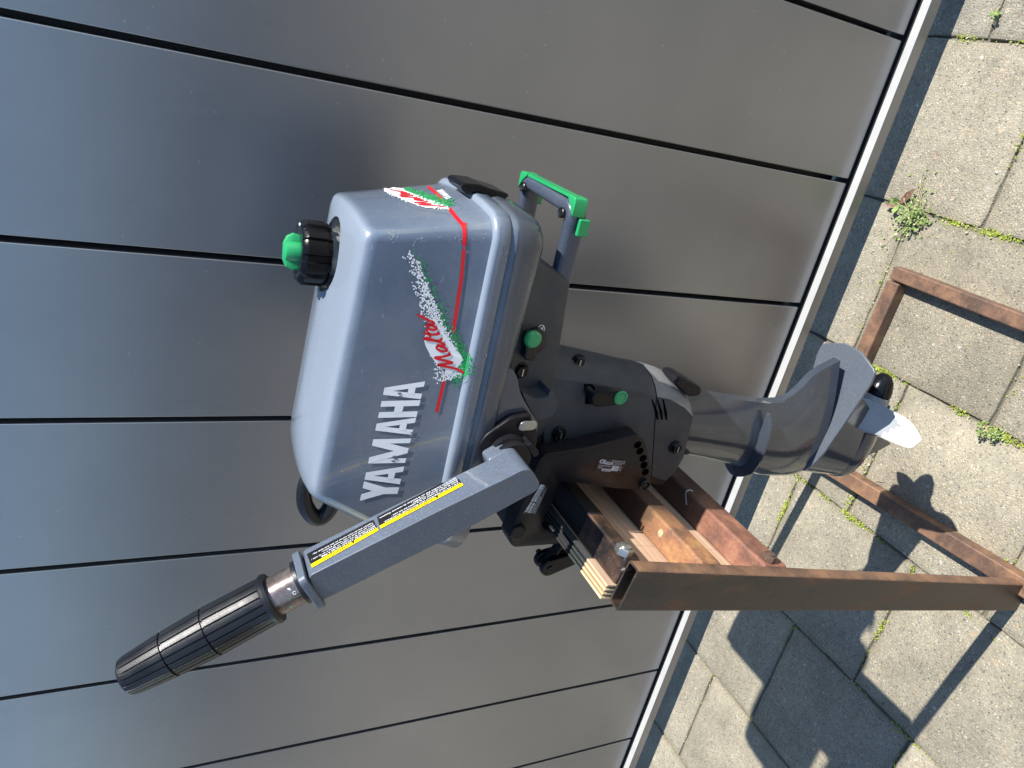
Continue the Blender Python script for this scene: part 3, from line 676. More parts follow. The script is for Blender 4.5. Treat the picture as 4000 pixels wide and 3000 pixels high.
# pivot boss of the tiller on the cowl's side
pc = aty((1988, 1778), -0.400)
lathe('tiller_pivot', Vector((pc.x, -0.4105, pc.z)), Vector((0, 1, 0)), [(0, .0165), (.002, .0185), (.005, .0185), (.006, .0168), (.0075, .0168), (.0085, .0195), (.03, .020), (.06, .020)], 'bracket', mot, n=48)
yprism('pivot_plate', [(1870, 1740), (1900, 1700), (2000, 1632), (2078, 1618), (2078, 1650), (2100, 1680), (2100, 1740), (2060, 1800), (1950, 1800), (1880, 1800)], -0.3960, -0.36, 'bracket', mot, bev=0.002, r=0.004)
yprism('stop_tab', [(2028, 1680), (2036, 1655), (2048, 1648), (2094, 1646), (2100, 1656), (2098, 1672), (2080, 1682), (2036, 1685)], -0.4000, -0.3975, 'steel_lip', mot, bev=0.0008, r=0.002)
yprism('stop_block', [(2060, 1742), (2078, 1732), (2106, 1762), (2106, 1778), (2088, 1788)], -0.4100, -0.390, 'bracket', mot, bev=0.001)
# --- fuel cock on the pan side
lathe('fuel_cock_socket', aty((2080, 1324), -0.3640) + Vector((0, .004, 0)), Vector((0, -1, 0)), [(0, .012), (.010, .012), (.011, .0105)], 'black_rubber', mot, n=32)
fc = yprism('fuel_cock_lever', [(2052, 1330), (2054, 1372), (2046, 1400), (2060, 1412), (2088, 1412), (2098, 1398), (2100, 1360), (2106, 1330), (2096, 1302), (2060, 1304)], -0.3770, -0.3655, 'black_rubber', mot, bev=0.003, r=0.004, seg=3)
lathe('green_button', aty((2080, 1324), -0.3770) + Vector((0, .001, 0)), Vector((0, -1, 0)), [(0, .0080), (.0030, .0080), (.0050, .0064), (.0058, .003)], 'green', fc, n=28)
for q, y in (((2032, 1445), -0.366), ((2182, 1692), -0.353), ((2637, 1746), -0.353), ((2256, 1409), -0.334)):
    p = aty(q, y); s_ = lathe('screw', p, Vector((0, -1, 0)), [(0, .0078), (.0015, .0078), (.002, .0065), (.0035, .0062), (.0055, .0050), (.0050, .0012)], 'black_gloss', mot, n=24)
    box('cross_slot', (p.x - .0034, p.y - .0062, p.z - .0006), (p.x + .0034, p.y - .0046, p.z + .0006), 'zinc', s_)
# --- exhaust housing cover
def cover_ring(Fp, Cp, Ap, yn=-0.3520, ya=-0.3360):
    Fv = aty(Fp, yn); Cv = aty(Cp, yn); Av = aty(Ap, ya)
    pts = [Fv, Fv.lerp(Cv, .5), Cv, Cv.lerp(Av, .5) + Vector((.001, -.001, 0)), Av]
    mid = Vector((Av.x + .005, YC, Av.z - .001))
    half = pts + [mid]
    out = half + [Vector((p.x, 2 * YC - p.y, p.z)) for p in reversed(pts)]
    return out
CR = [cover_ring((2125, 1737), (2120, 1470), (2120, 1378)), cover_ring((2250, 1717), (2260, 1490), (2255, 1410)), cover_ring((2400, 1700), (2420, 1515), (2410, 1443)),
      cover_ring((2500, 1800), (2500, 1532), (2490, 1462)), cover_ring((2545, 1860), (2565, 1548), (2545, 1470))]
v, f = loft_vf(CR); cov = obj('exhaust_housing', v, f, 'housing', mot, ang=28, bev=0.0015)
CR2 = [cover_ring((2546, 1859), (2567, 1549), (2547, 1471)), cover_ring((2600, 1878), (2618, 1560), (2588, 1480)), cover_ring((2632, 1850), (2672, 1590), (2640, 1502)), cover_ring((2668, 1790), (2708, 1628), (2680, 1535), yn=-0.350, ya=-0.334)]
v, f = loft_vf(CR2); nr = len(CR2[0]); fm_ = [(1 if 2 <= (k % nr) <= 7 else 0) for k in range(nr * (len(CR2) - 1))] + [0, 0]  # chamfer faces get the sun-lightened colour, sides keep the housing colour
band = obj('housing_band', v, f, 'housing', mot, ang=28, mats=['housing', 'worn_sunlit_band'], fmat=fm_)
for k in range(3):
    o_ = k * 22
    v = [aty(q, -0.3526) for q in ((2545 + o_, 1560), (2549 + o_, 1560), (2570 + o_ * .8, 1610), (2572 + o_ * .8, 1640), (2566 + o_ * .8, 1640), (2560 + o_ * .8, 1612))]
    obj('vent_line', v, [tuple(range(6))], 'hole_black', band, sm=False)
# slot with the shift lever
B = bvh(cov); D = Decal(B)
D.poly([(2279, 1500), (2312, 1500), (2322, 1512), (2326, 1552), (2322, 1578), (2284, 1578), (2287, 1540)], 'hole_black', 0.0006); D.build('lever_slot', cov)
P0 = aty((2290, 1515), -0.350); P1 = aty((2325, 1556), -0.366)
v, f = tube_vf([P0, P1], 0.0042, 14); obj('shift_shaft', v, f, 'black_rubber', mot)
lev = yprism('shift_lever', [(2312, 1552), (2330, 1540), (2352, 1541), (2400, 1548), (2430, 1540), (2448, 1548), (2450, 1568), (2440, 1578), (2380, 1588), (2330, 1592), (2316, 1584)], -0.3690, -0.3590, 'black_gloss', mot, bev=0.002, r=0.003)
p = aty((2424, 1553), -0.3690); lathe('green_dot', p, Vector((0, -1, 0)), [(0, .0076), (.0012, .0076), (.0018, .0062), (.0006, .0045), (.0006, .001)], 'green', lev, n=24)
# tilt anode block on the leg
yprism('clip_block', [(2638, 1500), (2655, 1478), (2680, 1480), (2738, 1512), (2742, 1530), (2730, 1548), (2700, 1552), (2690, 1548)], -0.345, -0.315, 'bracket', mot, bev=0.002, r=0.002)
# --- leg (drive shaft housing), tapered lens section
YL = -0.310
def lens(xa, xf, za, zf, t, blunt=0.25, n=14):
    out = []
    for s in (-1, 1):
        for k in range(n + 1):
            u = k / n if s == -1 else 1 - k / n            # 0 aft .. 1 front
            w_ = (blunt + (1 - blunt) * math.sin(math.pi / 2 * min(1, u / .55))) if u < .55 else math.sqrt(max(0, 1 - ((u - .55) / .45) ** 2))
            w_ = max(w_, 0.0)
            out.append(Vector((xa + (xf - xa) * u, YL + s * t * w_, za + (zf - za) * u)))
    return out
def lpx(ap, fp, t, blunt=.34):
    a = aty(ap, YL); c = aty(fp, YL); return lens(a.x, c.x, a.z, c.z, t, blunt)
LR = [lpx((2600, 1512), (2600, 1764), .024), lpx((2700, 1528), (2680, 1777), .0235), lpx((2850, 1548), (2822, 1804), .0225), lpx((2985, 1565), (2955, 1852), .0215),
      lpx((3040, 1562), (3020, 1858), .021), lpx((3085, 1540), (3060, 1858), .0200, .22), lpx((3125, 1505), (3085, 1856), .0192, .26), lpx((3165, 1462), (3105, 1852), .0185, .28), lpx((3205, 1435), (3118, 1848), .0180, .30), lpx((3270, 1402), (3135, 1840), .0180, .30)]
v, f = loft_vf(LR); leg = obj('leg', v, f, 'leg_paint', mot, ang=50)
# --- plates
def plate(name, pts, zf, th, mat, bev=0.0012):
    top = [Vector((x, y, zf(x))) for x, y in pts]; bot = [p - Vector((0, 0, th)) for p in top]
    v, f = prism_vf(top, bot); return obj(name, v, f, mat, mot, bev=bev, seg=2)
half = [(-0.3905, .0), (-0.3915, .015), (-0.402, .0395), (-0.406, .0440), (-0.4200, .0450), (-0.455, .0395), (-0.495, .0330), (-0.530, .0265), (-0.552, .0195), (-0.568, .0110), (-0.5765, .0)]
pts = [(x, YL - y) for x, y in half] + [(x, YL + y) for x, y in half[-2:0:-1]]
zf = lambda x: 0.3245 - 0.030 * (x + 0.5765)
avp = plate('ventilation_plate', pts, zf, 0.0045, 'plate_paint')
# spray plate round the front of the leg: curls upward at its back ends
so_ = [(-.4725, .0195), (-.482, .0270), (-.495, .0330), (-.520, .0355), (-.545, .0330), (-.563, .0220), (-.5738, .0)]
si_ = [(-.4725, .0185), (-.485, .0190), (-.500, .0195), (-.520, .0190), (-.540, .0150), (-.552, .0100), (-.558, .0)]
def mir(L): return [Vector((x, YL - y, 0)) for x, y in L] + [Vector((x, YL + y, 0)) for x, y in L[-2::-1]]
so2 = spline(mir(so_), 4); si2 = spline(mir(si_), 4); vs = []; fs = []
for k, (o_, i_) in enumerate(zip(so2, si2)):
    zz = 0.4400 + .002 * math.cos((o_.x + .5738) * 12)
    for q, dz in ((o_, .0008), (i_, .0030), (i_, -.0050), (o_, -.0016)): vs.append(Vector((q.x, q.y, zz + dz)))
for k in range(len(so2) - 1):
    for j in range(4): a = k * 4 + j; b2 = k * 4 + (j + 1) % 4; fs.append((a, b2, b2 + 4, a + 4))
obj('spray_plate', vs, fs, 'leg_paint', mot, ang=50)
# --- gearcase torpedo, strut below the plate and skeg
ax = Vector((0.989, 0, -0.14)).normalized()
T0 = Vector((-0.4980, YL, 0.2390))
lathe('gearcase', T0, -ax, [(-.001, .0235), (.002, .0262), (.004, .0262), (.0045, .0250), (.0075, .0250), (.008, .0278), (.020, .0290), (.040, .0292), (.055, .0275), (.069, .0235), (.079, .0170), (.086, .0090), (.088, .0010)], 'leg_paint', mot, n=40)
z1 = [lens(-0.430, -0.574, zf(-0.43) - .003, zf(-.572) - .003, .018, .3), lens(-0.440, -0.576, 0.300, 0.308, .019, .35), lens(-0.455, -0.580, 0.275, 0.285, .022, .45), lens(-0.475, -0.583, .250, .262, .026, .6), lens(-0.49, -0.584, .235, .247, .027, .7)]
v, f = loft_vf(z1); obj('gearcase_strut', v, f, 'leg_paint', mot, ang=50)
sk = [aty(q, YL) for q in ((3310, 1690), (3400, 1690), (3468, 1722), (3474, 1730), (3420, 1760), (3360, 1786), (3290, 1810))]
v, f = prism_vf([Vector((q.x, YL - .0035, q.z)) for q in sk], [Vector((q.x, YL + .0035, q.z)) for q in sk]); obj('skeg', v, f, 'leg_paint', mot, bev=.0012)
# --- propeller
prop = thing('propeller', (0, 0, 0)); prop.parent = mot; prop.location = -mot.location; ORG = Vector((0, 0, 0))
lathe('hub', T0 + ax * .0012, ax, [(0, .0225), (.006, .0225), (.030, .0205), (.040, .0190)], 'prop_grey', prop, n=32)
lathe('nose_cone', T0 + ax * .0415, ax, [(0, .0165), (.002, .0185), (.010, .0175), (.022, .0130), (.029, .0070), (.031, .001)], 'black_gloss', prop, n=28)
out_px = [(3335, 1610), (3365, 1560), (3430, 1582), (3479, 1609), (3533, 1637), (3571, 1675), (3596, 1713), (3594, 1737), (3562, 1747), (3517, 1740), (3425, 1700), (3380, 1688), (3318, 1652)]
def by(p):
    s = (p[0] - 3330) / 266.0; q = (p[1] - 1560) / 180.0
    return -0.322 - 0.050 * s - 0.035 * (q - .5)
nu, nv = 30, 18
def bpt(u, v_):
    # u along root..tip, v across leading..trailing
    top = spline([Vector((a, b2, 0)) for a, b2 in ((3335, 1600), (3365, 1560), (3430, 1582), (3479, 1609), (3533, 1637), (3571, 1675), (3597, 1722))], 4)
    bot = spline([Vector((a, b2, 0)) for a, b2 in ((3325, 1625), (3318, 1652), (3380, 1688), (3425, 1700), (3517, 1740), (3562, 1748), (3597, 1722))], 4)
    i = u * (len(top) - 1); a = int(min(i, len(top) - 2)); fr_ = i - a
    P_ = top[a].lerp(top[a + 1], fr_); Q_ = bot[a].lerp(bot[a + 1], fr_); m_ = P_.lerp(Q_, v_)
    return aty((m_.x, m_.y), by((m_.x, m_.y)))
G = [[bpt(i / nu, j / nv) for j in range(nv + 1)] for i in range(nu + 1)]
tn = ax * 0.0022
vs = [p for r in G for p in r] + [p + tn for r in G for p in r]; fs = []; fm = []; N1 = (nu + 1) * (nv + 1)
def white(i, j):
    c = G[i][j] - CAM; x = 2000 + F * c.dot(RX) / c.dot(RF); y = 1500 + F * c.dot(RD) / c.dot(RF)
    return x > 3479 + (y - 1609) * .52 if y < 1665 else (y > 1665 + (3508 - x) * .40)
for i in range(nu):
    for j in range(nv):
        a = i * (nv + 1) + j; q = (a, a + 1, a + nv + 2, a + nv + 1); m_ = 1 if white(i, j) else 0
        fs.append(q); fm.append(m_); fs.append(tuple(reversed([x + N1 for x in q]))); fm.append(m_)
bd = [i * (nv + 1) for i in range(nu + 1)] + [nu * (nv + 1) + j for j in range(1, nv + 1)] + [i * (nv + 1) + nv for i in range(nu - 1, -1, -1)] + [j for j in range(nv - 1, 0, -1)]
for k in range(len(bd)): a = bd[k]; b2 = bd[(k + 1) % len(bd)]; fs.append((a, b2, b2 + N1, a + N1)); fm.append(1 if a > N1 * .55 else 0)
obj('blade', vs, fs, 'prop_grey', prop, mats=['prop_grey', 'prop_white'], fmat=fm, ang=50)
for deg in (120, 240):
    Rm = Matrix.Rotation(math.radians(deg), 4, ax); v2 = [T0 + Rm @ (q - T0) for q in vs]
    obj('blade', v2, fs, 'prop_grey', prop, mats=['prop_grey', 'prop_white'], fmat=fm, ang=50)
ORG = Vector(mot.location)

# --- clamp bracket: two cheeks over the board
near_px = [(2141, 1772), (2300, 1745), (2490, 1697), (2518, 1722), (2532, 1765), (2540, 1810), (2542, 1850), (2538, 1895), (2528, 1912), (2505, 1915), (2380, 1905), (2260, 1888), (2205, 1880), (2180, 1890), (2166, 1930), (2152, 1975),
           (2126, 2020), (2117, 2045), (2124, 2065), (2160, 2078), (2200, 2090), (2235, 2100), (2190, 2124), (2010, 2138), (1992, 2124), (1986, 2098), (2030, 2000), (2078, 1868), (2106, 1800), (2120, 1782)]
def cheek(y0, y1):
    return yprism('clamp_cheek', near_px, y0, y1, 'bracket', mot, bev=0.0022, r=0.003, seg=3)
ck = cheek(-0.3790, -0.3600)
cut(ck, cutter(Vector((0, 0, 0)) + Vector((9, 9, 9)), Vector((0, 1, 0)), [(0, .01), (.01, .01)]))
ck.modifiers.clear()
smooth(ck.data, 40)
frc = [aty(q, -0.3790) for q in near_px]
bk0 = rnd([Vector((p.x, 0, p.z)) for p in frc], .003)
v, f = prism_vf([q + Vector((0, -0.262, 0)) for q in bk0], [q + Vector((0, -0.243, 0)) for q in bk0]); obj('clamp_cheek', v, f, 'bracket', mot, bev=.002)
sw = [aty(q, -0.3790) for q in ((2020, 2000), (2080, 1880), (2160, 1850), (2120, 1960), (2060, 2090), (2000, 2110))]
v, f = prism_vf([Vector((q.x, -0.3605, q.z)) for q in sw], [Vector((q.x, -0.2625, q.z)) for q in sw]); obj('swivel_block', v, f, 'bracket', mot, bev=.004, seg=3)
pv = aty((2140, 1850), -0.379)
v, f = tube_vf([Vector((pv.x, -0.362, pv.z)), Vector((pv.x, -0.26, pv.z))], .014, 24); obj('tilt_tube', v, f, 'bracket', mot)
hb = [aty(q, -0.34) for q in ((2490, 1790), (2600, 1850), (2640, 1800), (2590, 1920), (2540, 1950), (2500, 1915))]
v, f = prism_vf([Vector((q.x, -0.349, q.z)) for q in (aty((2480, 1770), -.349), aty((2660, 1788), -.349), aty((2625, 1862), -.349), aty((2590, 1900), -.349), aty((2480, 1880), -.349))],
                [Vector((q.x, -0.275, q.z)) for q in (aty((2480, 1770), -.349), aty((2660, 1788), -.349), aty((2625, 1862), -.349), aty((2590, 1900), -.349), aty((2480, 1880), -.349))])
obj('swivel_base', v, f, 'bracket', mot, bev=.003)
# holes, bolt
for q in ((2491, 1737), (2500, 1762), (2512, 1790), (2516, 1817), (2521, 1844)):
    p = aty(q, -0.3790); lathe('tilt_hole', p + Vector((0, -.0002, 0)), Vector((0, -1, 0)), [(0, .0041), (.0002, .0041), (.00025, .0030)], 'hole_black', ck, n=20)
p = aty((2516, 1892), -0.3790); lathe('tilt_pin', p + Vector((0, .004, 0)), Vector((0, -1, 0)), [(0, .0062), (.0065, .0062), (.007, .0052), (.0045, .0045), (.0045, .0030), (.006, .0026), (.006, .0005)], 'bolt_dark', ck, n=24)
p = aty((2020, 2077), -0.3790); hexnut('hex_bolt', p, Vector((0, -1, 0)), .0092, .003, 'bracket', ck, False)
# lip along the cheek's upper edge
lp = [aty(q, -0.3797) for q in ((2075, 1880), (2108, 1802), (2124, 1784), (2145, 1774), (2300, 1748), (2488, 1702))]
v, f = tube_vf(spline(lp, 5), .0011, 8); obj('cheek_lip', v, f, 'bracket', ck)
# clamp screw
s0 = aty((2205, 2110), -0.3710) + Vector((.004, 0, 0)); s1 = aty((2128, 2196), -0.3710)
sd = (s1 - s0).normalized(); prof = []; L = (s1 - s0).length; k = 0
while k * .0011 < L: prof.append((k * .0011, .0056 if k % 2 else .0048)); k += 1
scr = lathe('clamp_screw', s0, sd, prof, 'bolt_dark', mot, n=20, ang=20)
h0 = aty((2143, 2212), -0.3790); h1 = aty((2262, 2168), -0.3790)
for y in (-0.3800, -0.3660):
    a = Vector((h0.x, y, h0.z)); c = Vector((h1.x, y, h1.z)); d = (c - a).normalized(); n_ = Vector((0, 1, 0)).cross(d)
    A = []
    for t in range(13): th = math.pi / 2 + math.pi * t / 12; A.append(a + d * math.cos(th) * .0105 + n_ * math.sin(th) * .0105)
    A += [c - n_ * .008, c + d * .006, c + n_ * .008]
    v, f = prism_vf([q + Vector((0, -.003, 0)) for q in A], [q + Vector((0, .004, 0)) for q in A]); obj('clamp_lever', v, f, 'black_gloss', scr, bev=.0018)
lathe('lever_pin', Vector((h0.x, -0.3832, h0.z)), Vector((0, -1, 0)), [(-.03, .0032), (.0012, .0032), (.0016, .0024), (.0004, .0018), (.0004, .0003)], 'bolt_dark', scr, n=16)

# ================================================================== PRINT ON THE MOTOR
B = bvh(cowl)
# big lettering
G5 = {
 'Y': [[(0, 0), (.34, 0), (.60, .45), (.50, .62), (.33, .62)], [(1, 0), (.66, 0), (.40, .45), (.50, .62), (.67, .62)], [(.33, .60), (.67, .60), (.67, 1), (.33, 1)]],
 'A': [[(.30, 0), (.70, 0), (.50, .22), (.30, 1), (0, 1)], [(.70, 0), (1, 1), (.70, 1), (.50, .22)], [(.30, .62), (.70, .62), (.75, .80), (.25, .80)]],
 'M': [[(0, 0), (.19, 0), (.19, 1), (0, 1)], [(1, 0), (.81, 0), (.81, 1), (1, 1)], [(0, 0), (.26, 0), (.50, .62), (.50, 1), (.40, 1)], [(1, 0), (.74, 0), (.50, .62), (.50, 1), (.60, 1)]],
 'H': [[(0, 0), (.34, 0), (.34, 1), (0, 1)], [(1, 0), (.66, 0), (.66, 1), (1, 1)], [(.28, .38), (.72, .38), (.72, .60), (.28, .60)]]}
def word(D, txt, spans, q, mat, sub=4):
    for ch, (a, b2) in zip(txt, spans):
        for pi, pl in enumerate(G5[ch]):
            pts = [lerpq(q, a + (b2 - a) * x, y) for x, y in pl]
            D.poly(pts, mat, 0.0006 + pi * .00004)
D = Decal(B)
word(D, 'YAMAHA', [(0, .165), (.135, .285), (.315, .520), (.550, .695), (.700, .842), (.850, 1.0)], [(1405, 1955), (1506, 1492), (1660, 1488), (1546, 1953)], 'white_print')
for nx_, ny_ in ((1560, 1536), (1563, 1548), (1610, 1690), (1602, 1700), (1546, 1792), (1540, 1782), (1535, 1800)):
    D.poly([(nx_ - 9, ny_ - 2), (nx_ + 4, ny_ - 5), (nx_ + 10, ny_ + 2), (nx_ - 2, ny_ + 4)], 'tank', .00085)
D.build('lettering', cowl, 'white block letters YAMAHA on the side')
# side sticker
def S7(x, y): return (1550 + x * .4819, 900 + y * .4819)
D = Decal(B)
outl = [(100, 108), (150, 110), (200, 165), (260, 280), (330, 480), (375, 585), (420, 602), (460, 570), (475, 470), (505, 180), (515, 0)]
for L_ in (outl, [(575, 0), (570, 170), (520, 560), (492, 810), (498, 860), (600, 1020), (618, 1060), (590, 1180), (550, 1235), (500, 1252), (430, 1250), (395, 1290), (370, 1440), (340, 1515)], [(100, 108), (58, 140), (55, 200), (100, 380), (180, 590), (170, 640), (125, 675), (118, 740), (160, 880), (230, 1030), (320, 1140), (352, 1180), (328, 1330), (300, 1440), (335, 1515)]):
    D.stroke([S7(*p) for p in L_], 1.1, 'edge_print', 0.0004)
D.stroke([S7(*p) for p in ((548, -60), (548, 0), (545, 130))], 15, 'red_print', .0005)
D.stroke([S7(*p) for p in ((543, 150), (520, 400), (490, 600), (455, 830))], 14.0, 'red_print', .0005)
D.stroke([S7(*p) for p in ((395, 1140), (370, 1270), (322, 1470))], 13, 'red_print', .0005)
def inside(u, s):
    pass
rs = random.Random(3)
# spine of the speckled flash: from its thin tail to its head
SPN = spline([Vector(p + (0,)) for p in ((100, 170), (160, 270), (215, 430), (270, 590), (330, 760), (390, 900), (450, 1050), (470, 1190))], 12)
def spot(cx, cy, s, mat, off): D.poly([(cx - s, cy - s), (cx + s, cy - s), (cx + s, cy + s), (cx - s, cy + s)], mat, off)
for i, c in enumerate(SPN):
    u = i / len(SPN)
    wd = 52 + 34 * min(1, u * 2) + 75 * max(0, (u - .45)) * 1.25
    dens = int(2 + 19 * min(1, u * 2.0) + 46 * max(0, u - .45))
    for k in range(dens):
        o_ = rs.gauss(0, .52); jj = rs.uniform(-14, 14)
        if abs(o_) > 1.3: continue
        x = c.x + o_ * wd - jj * .2; y = c.y + jj - o_ * wd * .25
        g_ = o_ > .50 - .20 * (u > .8) + rs.uniform(-.2, .2)
        px = S7(x, y); spot(px[0], px[1], rs.uniform(1.8, 3.1), 'green_print' if g_ else 'white_print', .00055 + rs.random() * .00006)
solid = [(300, 700), (345, 770), (400, 860), (470, 950), (520, 1010), (535, 1050), (505, 1090), (470, 1130), (430, 1170), (385, 1120), (330, 1090), (270, 1010), (230, 930), (215, 870), (260, 800)]
cx_ = sum(p[0] for p in solid) / len(solid); cy_ = sum(p[1] for p in solid) / len(solid)
for i in range(len(solid)): D.poly([S7(cx_, cy_), S7(*solid[i]), S7(*solid[(i + 1) % len(solid)])], 'white_print', .00068)
gs = [(480, 870), (520, 940), (560, 1000), (590, 1060), (565, 1110), (530, 1130), (500, 1200), (470, 1210)]
for p in gs:
    for k in range(36):
        x = p[0] + rs.gauss(0, 18); y = p[1] + rs.gauss(0, 26); q = S7(x, y); spot(q[0], q[1], rs.uniform(1.3, 2.4), 'green_print', .00072)
def script(D, q, wd, off):
    for st_ in ([(-.08, -.30), (0, .05), (.06, .95), (.085, .5), (.12, .08), (.155, .5), (.20, .95), (.225, .5), (.27, .02), (.31, .06)], [(.44, .50), (.385, .58), (.335, .38), (.35, .08), (.40, .10), (.45, .50), (.445, .16), (.48, .04), (.54, .45), (.59, .92), (.57, 1.05), (.545, .6), (.555, .12), (.60, .04)],
                [(.685, .95), (.66, .4), (.675, .06), (.72, .10)], [(.61, .62), (.76, .70)], [(.86, .50), (.80, .58), (.755, .38), (.765, .08), (.815, .10), (.865, .50), (.86, .14), (.90, .06), (.95, .35), (1.05, .80)]):
        D.stroke([lerpq(q, a, 1 - b2) for a, b2 in st_], wd, 'red_print', off)
script(D, [S7(*p) for p in ((335, 1110), (150, 700), (282, 700), (485, 1118))], 9.5, .0011)
D.build('sticker', cowl, 'side sticker with red script over white and green speckles')
# aft sticker
D = Decal(B)
def S6(x, y): return (1400 + x * .211, 650 + y * .211)
for L_ in ([(400, 480), (420, 500), (700, 620), (1050, 790), (1300, 830), (1650, 880), (1800, 1000), (1880, 1200), (1880, 1450), (1860, 1659)], [(1720, 620), (1720, 650), (1880, 720), (1910, 770), (1820, 840), (1850, 900), (1950, 1020), (2020, 1150), (2040, 1300), (2020, 1659)], [(950, 215), (1190, 390)]):
    D.stroke([S6(*p) for p in L_], 1.1, 'edge_print', .0004)
D.stroke([S6(*p) for p in ((985, 205), (1200, 330), (1400, 470), (1590, 670))], 11, 'red_print', .0005)
D.stroke([S6(*p) for p in ((1680, 785), (1800, 940), (1920, 1080), (1960, 1200), (1965, 1400))], 15, 'red_print', .0005)
for k in range(1500):
    u = rs.random(); t = rs.gauss(0, .42)
    if abs(t) > 1.05: continue
    x = 480 + 1180 * u; y = 440 + 330 * u; wd = 40 + 120 * math.sin(math.pi * min(1, u * 1.02)) ** .7
    q = S6(x + t * wd * .35, y + t * wd * .9); spot(q[0], q[1], rs.uniform(1.1, 2.0), 'white_print', .0006)
mid = [(470, 470), (640, 400), (860, 430), (1100, 530), (1350, 640), (1500, 720), (1430, 790), (1250, 780), (1000, 700), (750, 590)]
cx_ = sum(p[0] for p in mid) / len(mid); cy_ = sum(p[1] for p in mid) / len(mid)
for i in range(len(mid)): D.poly([S6(cx_, cy_), S6(*mid[i]), S6(*mid[(i + 1) % len(mid)])], 'white_print', .00066)
for k in range(650):
    u = rs.random(); x = 880 + 830 * u; y = 430 + 290 * u
    q = S6(x + rs.gauss(0, 28 + 35 * u), y + rs.gauss(0, 16 + 32 * u)); spot(q[0], q[1], rs.uniform(1.1, 2.1), 'green_print', .00072)
script(D, [S6(*p) for p in ((1130, 745), (560, 455), (830, 470), (1450, 745))], 3, .0010)
word(D, 'YAMAHA', [(0, .16), (.15, .30), (.33, .52), (.54, .69), (.70, .83), (.84, 1.0)], [(1744, 782), (1703, 746), (1728, 742), (1766, 777)], 'white_print')
D.build('rear_sticker', cowl, 'rear sticker with small white YAMAHA')
# scuffs on the cowl's corners and flange
flat('scuff', (0.42, 0.44, 0.46), 0.6)
D = Decal(B); rs2 = random.Random(5)
for cx, cy, n_, sx_, sy_ in ((1535, 922, 16, 16, 22), (1968, 985, 12, 10, 30), (1640, 935, 6, 30, 8), (1430, 905, 8, 40, 10), (1800, 930, 8, 60, 8), (1905, 1290, 8, 8, 60), (1632, 1460, 6, 25, 14), (1700, 1130, 4, 60, 60), (1280, 1350, 5, 20, 120), (1845, 1500, 8, 6, 80), (1560, 790, 6, 40, 20)):
    for k in range(n_):
        x = cx + rs2.gauss(0, sx_ * .6); y = cy + rs2.gauss(0, sy_ * .6); a_ = rs2.uniform(1.6, 2.6); L_ = rs2.uniform(3, 12)
        D.stroke([(x, y), (x + math.cos(a_) * L_ * .5 + 1, y + math.sin(a_) * L_ * .5), (x + math.cos(a_) * L_, y + math.sin(a_) * L_)], rs2.uniform(.6, 1.6), 'scuff', .0003)
D.build('scuff_marks', cowl)
# tiller labels
B = bvh(arm)
def label(TL, TR, BR, BL, head, lines, hx):
    D = Decal(B); q = [TL, TR, BR, BL]
    D.grid(q, 'black_print', 6, 3, .0004)
    hq = [lerpq(q, 0, 0), lerpq(q, 1, 0), lerpq(q, 1, .24), lerpq(q, 0, .24)]; D.grid(hq, 'yellow_print', 6, 1, .0006)
    D.text(head, [lerpq(hq, hx[0], .12), lerpq(hq, hx[1], .12), lerpq(hq, hx[1], .86), lerpq(hq, hx[0], .86)], 'black_print', .0008)
    t = [lerpq(hq, hx[0] - .075, .92), lerpq(hq, hx[0] - .052, .10), lerpq(hq, hx[0] - .029, .92)]; D.poly(t, 'black_print', .0008)
    for k, (s_, a, b2) in enumerate(lines):
        y0 = .28 + k * .145
        D.text(s_, [lerpq(q, a, y0), lerpq(q, b2, y0), lerpq(q, b2, y0 + .105), lerpq(q, a, y0 + .105)], 'white_print', .0007, .01)
    D.build('warning_label', arm)
# quads: the head of the label lies toward the camera side; the text runs toward the grip
label((1480, 2073), (1220, 2219), (1199, 2165), (1458, 2031), 'WARNING', [('LEAKING FUEL COULD CAUSE A FIRE.', .02, .84), ('Before tilting up the engine or laying it on its side :', .02, .97), ('Turn the fuel cock to the "closed" position.', .02, .80), ('Tighten the air-vent screw on the fuel tank cap.', .02, .93)], (.42, .70))
label((1811, 1897), (1487, 2067), (1473, 2020), (1781, 1858), 'AVERTISSEMENT', [('UNE FUITE DE CARBURANT PEUT PROVOQUER UN INCENDIE.', .02, .94), ('Avant de relever le moteur ou de le mettre sur son cote :', .02, .84), ('Positionner le robinet sur "CLOSED".', .02, .58), ("Serrer la vis d'orifice d'air sur le bouchon du reservoir d'essence.", .02, .98)], (.36, .72))
# plates on the bracket
B = bvh(ck)
D = Decal(B); q = [(2340, 1789), (2446, 1798), (2426, 1847), (2321, 1838)]; D.grid(q, 'black_print', 3, 2, .0004)
def R4(a, b2, c, d): return [lerpq(q, a, b2), lerpq(q, c, b2), lerpq(q, c, d), lerpq(q, a, d)]
D.text('CE', R4(.06, .08, .27, .38), 'white_print', .0006, .02); D.poly(R4(.28, .22, .56, .44), 'silver_print', .0005); D.text('1996', R4(.32, .25, .52, .41), 'black_print', .0007)
D.text('YAMAHA MOTOR CO.,LTD.', R4(.48, .06, .99, .16), 'white_print', .0006); D.text('2500 SHINGAI, IWATA,', R4(.60, .20, .99, .29), 'white_print', .0006); D.text('SHIZUOKA, JAPAN', R4(.60, .33, .90, .42), 'white_print', .0006)
D.text('NOMINAL POWER', R4(.08, .50, .52, .60), 'white_print', .0006); D.text('MASS', R4(.08, .66, .24, .76), 'white_print', .0006)
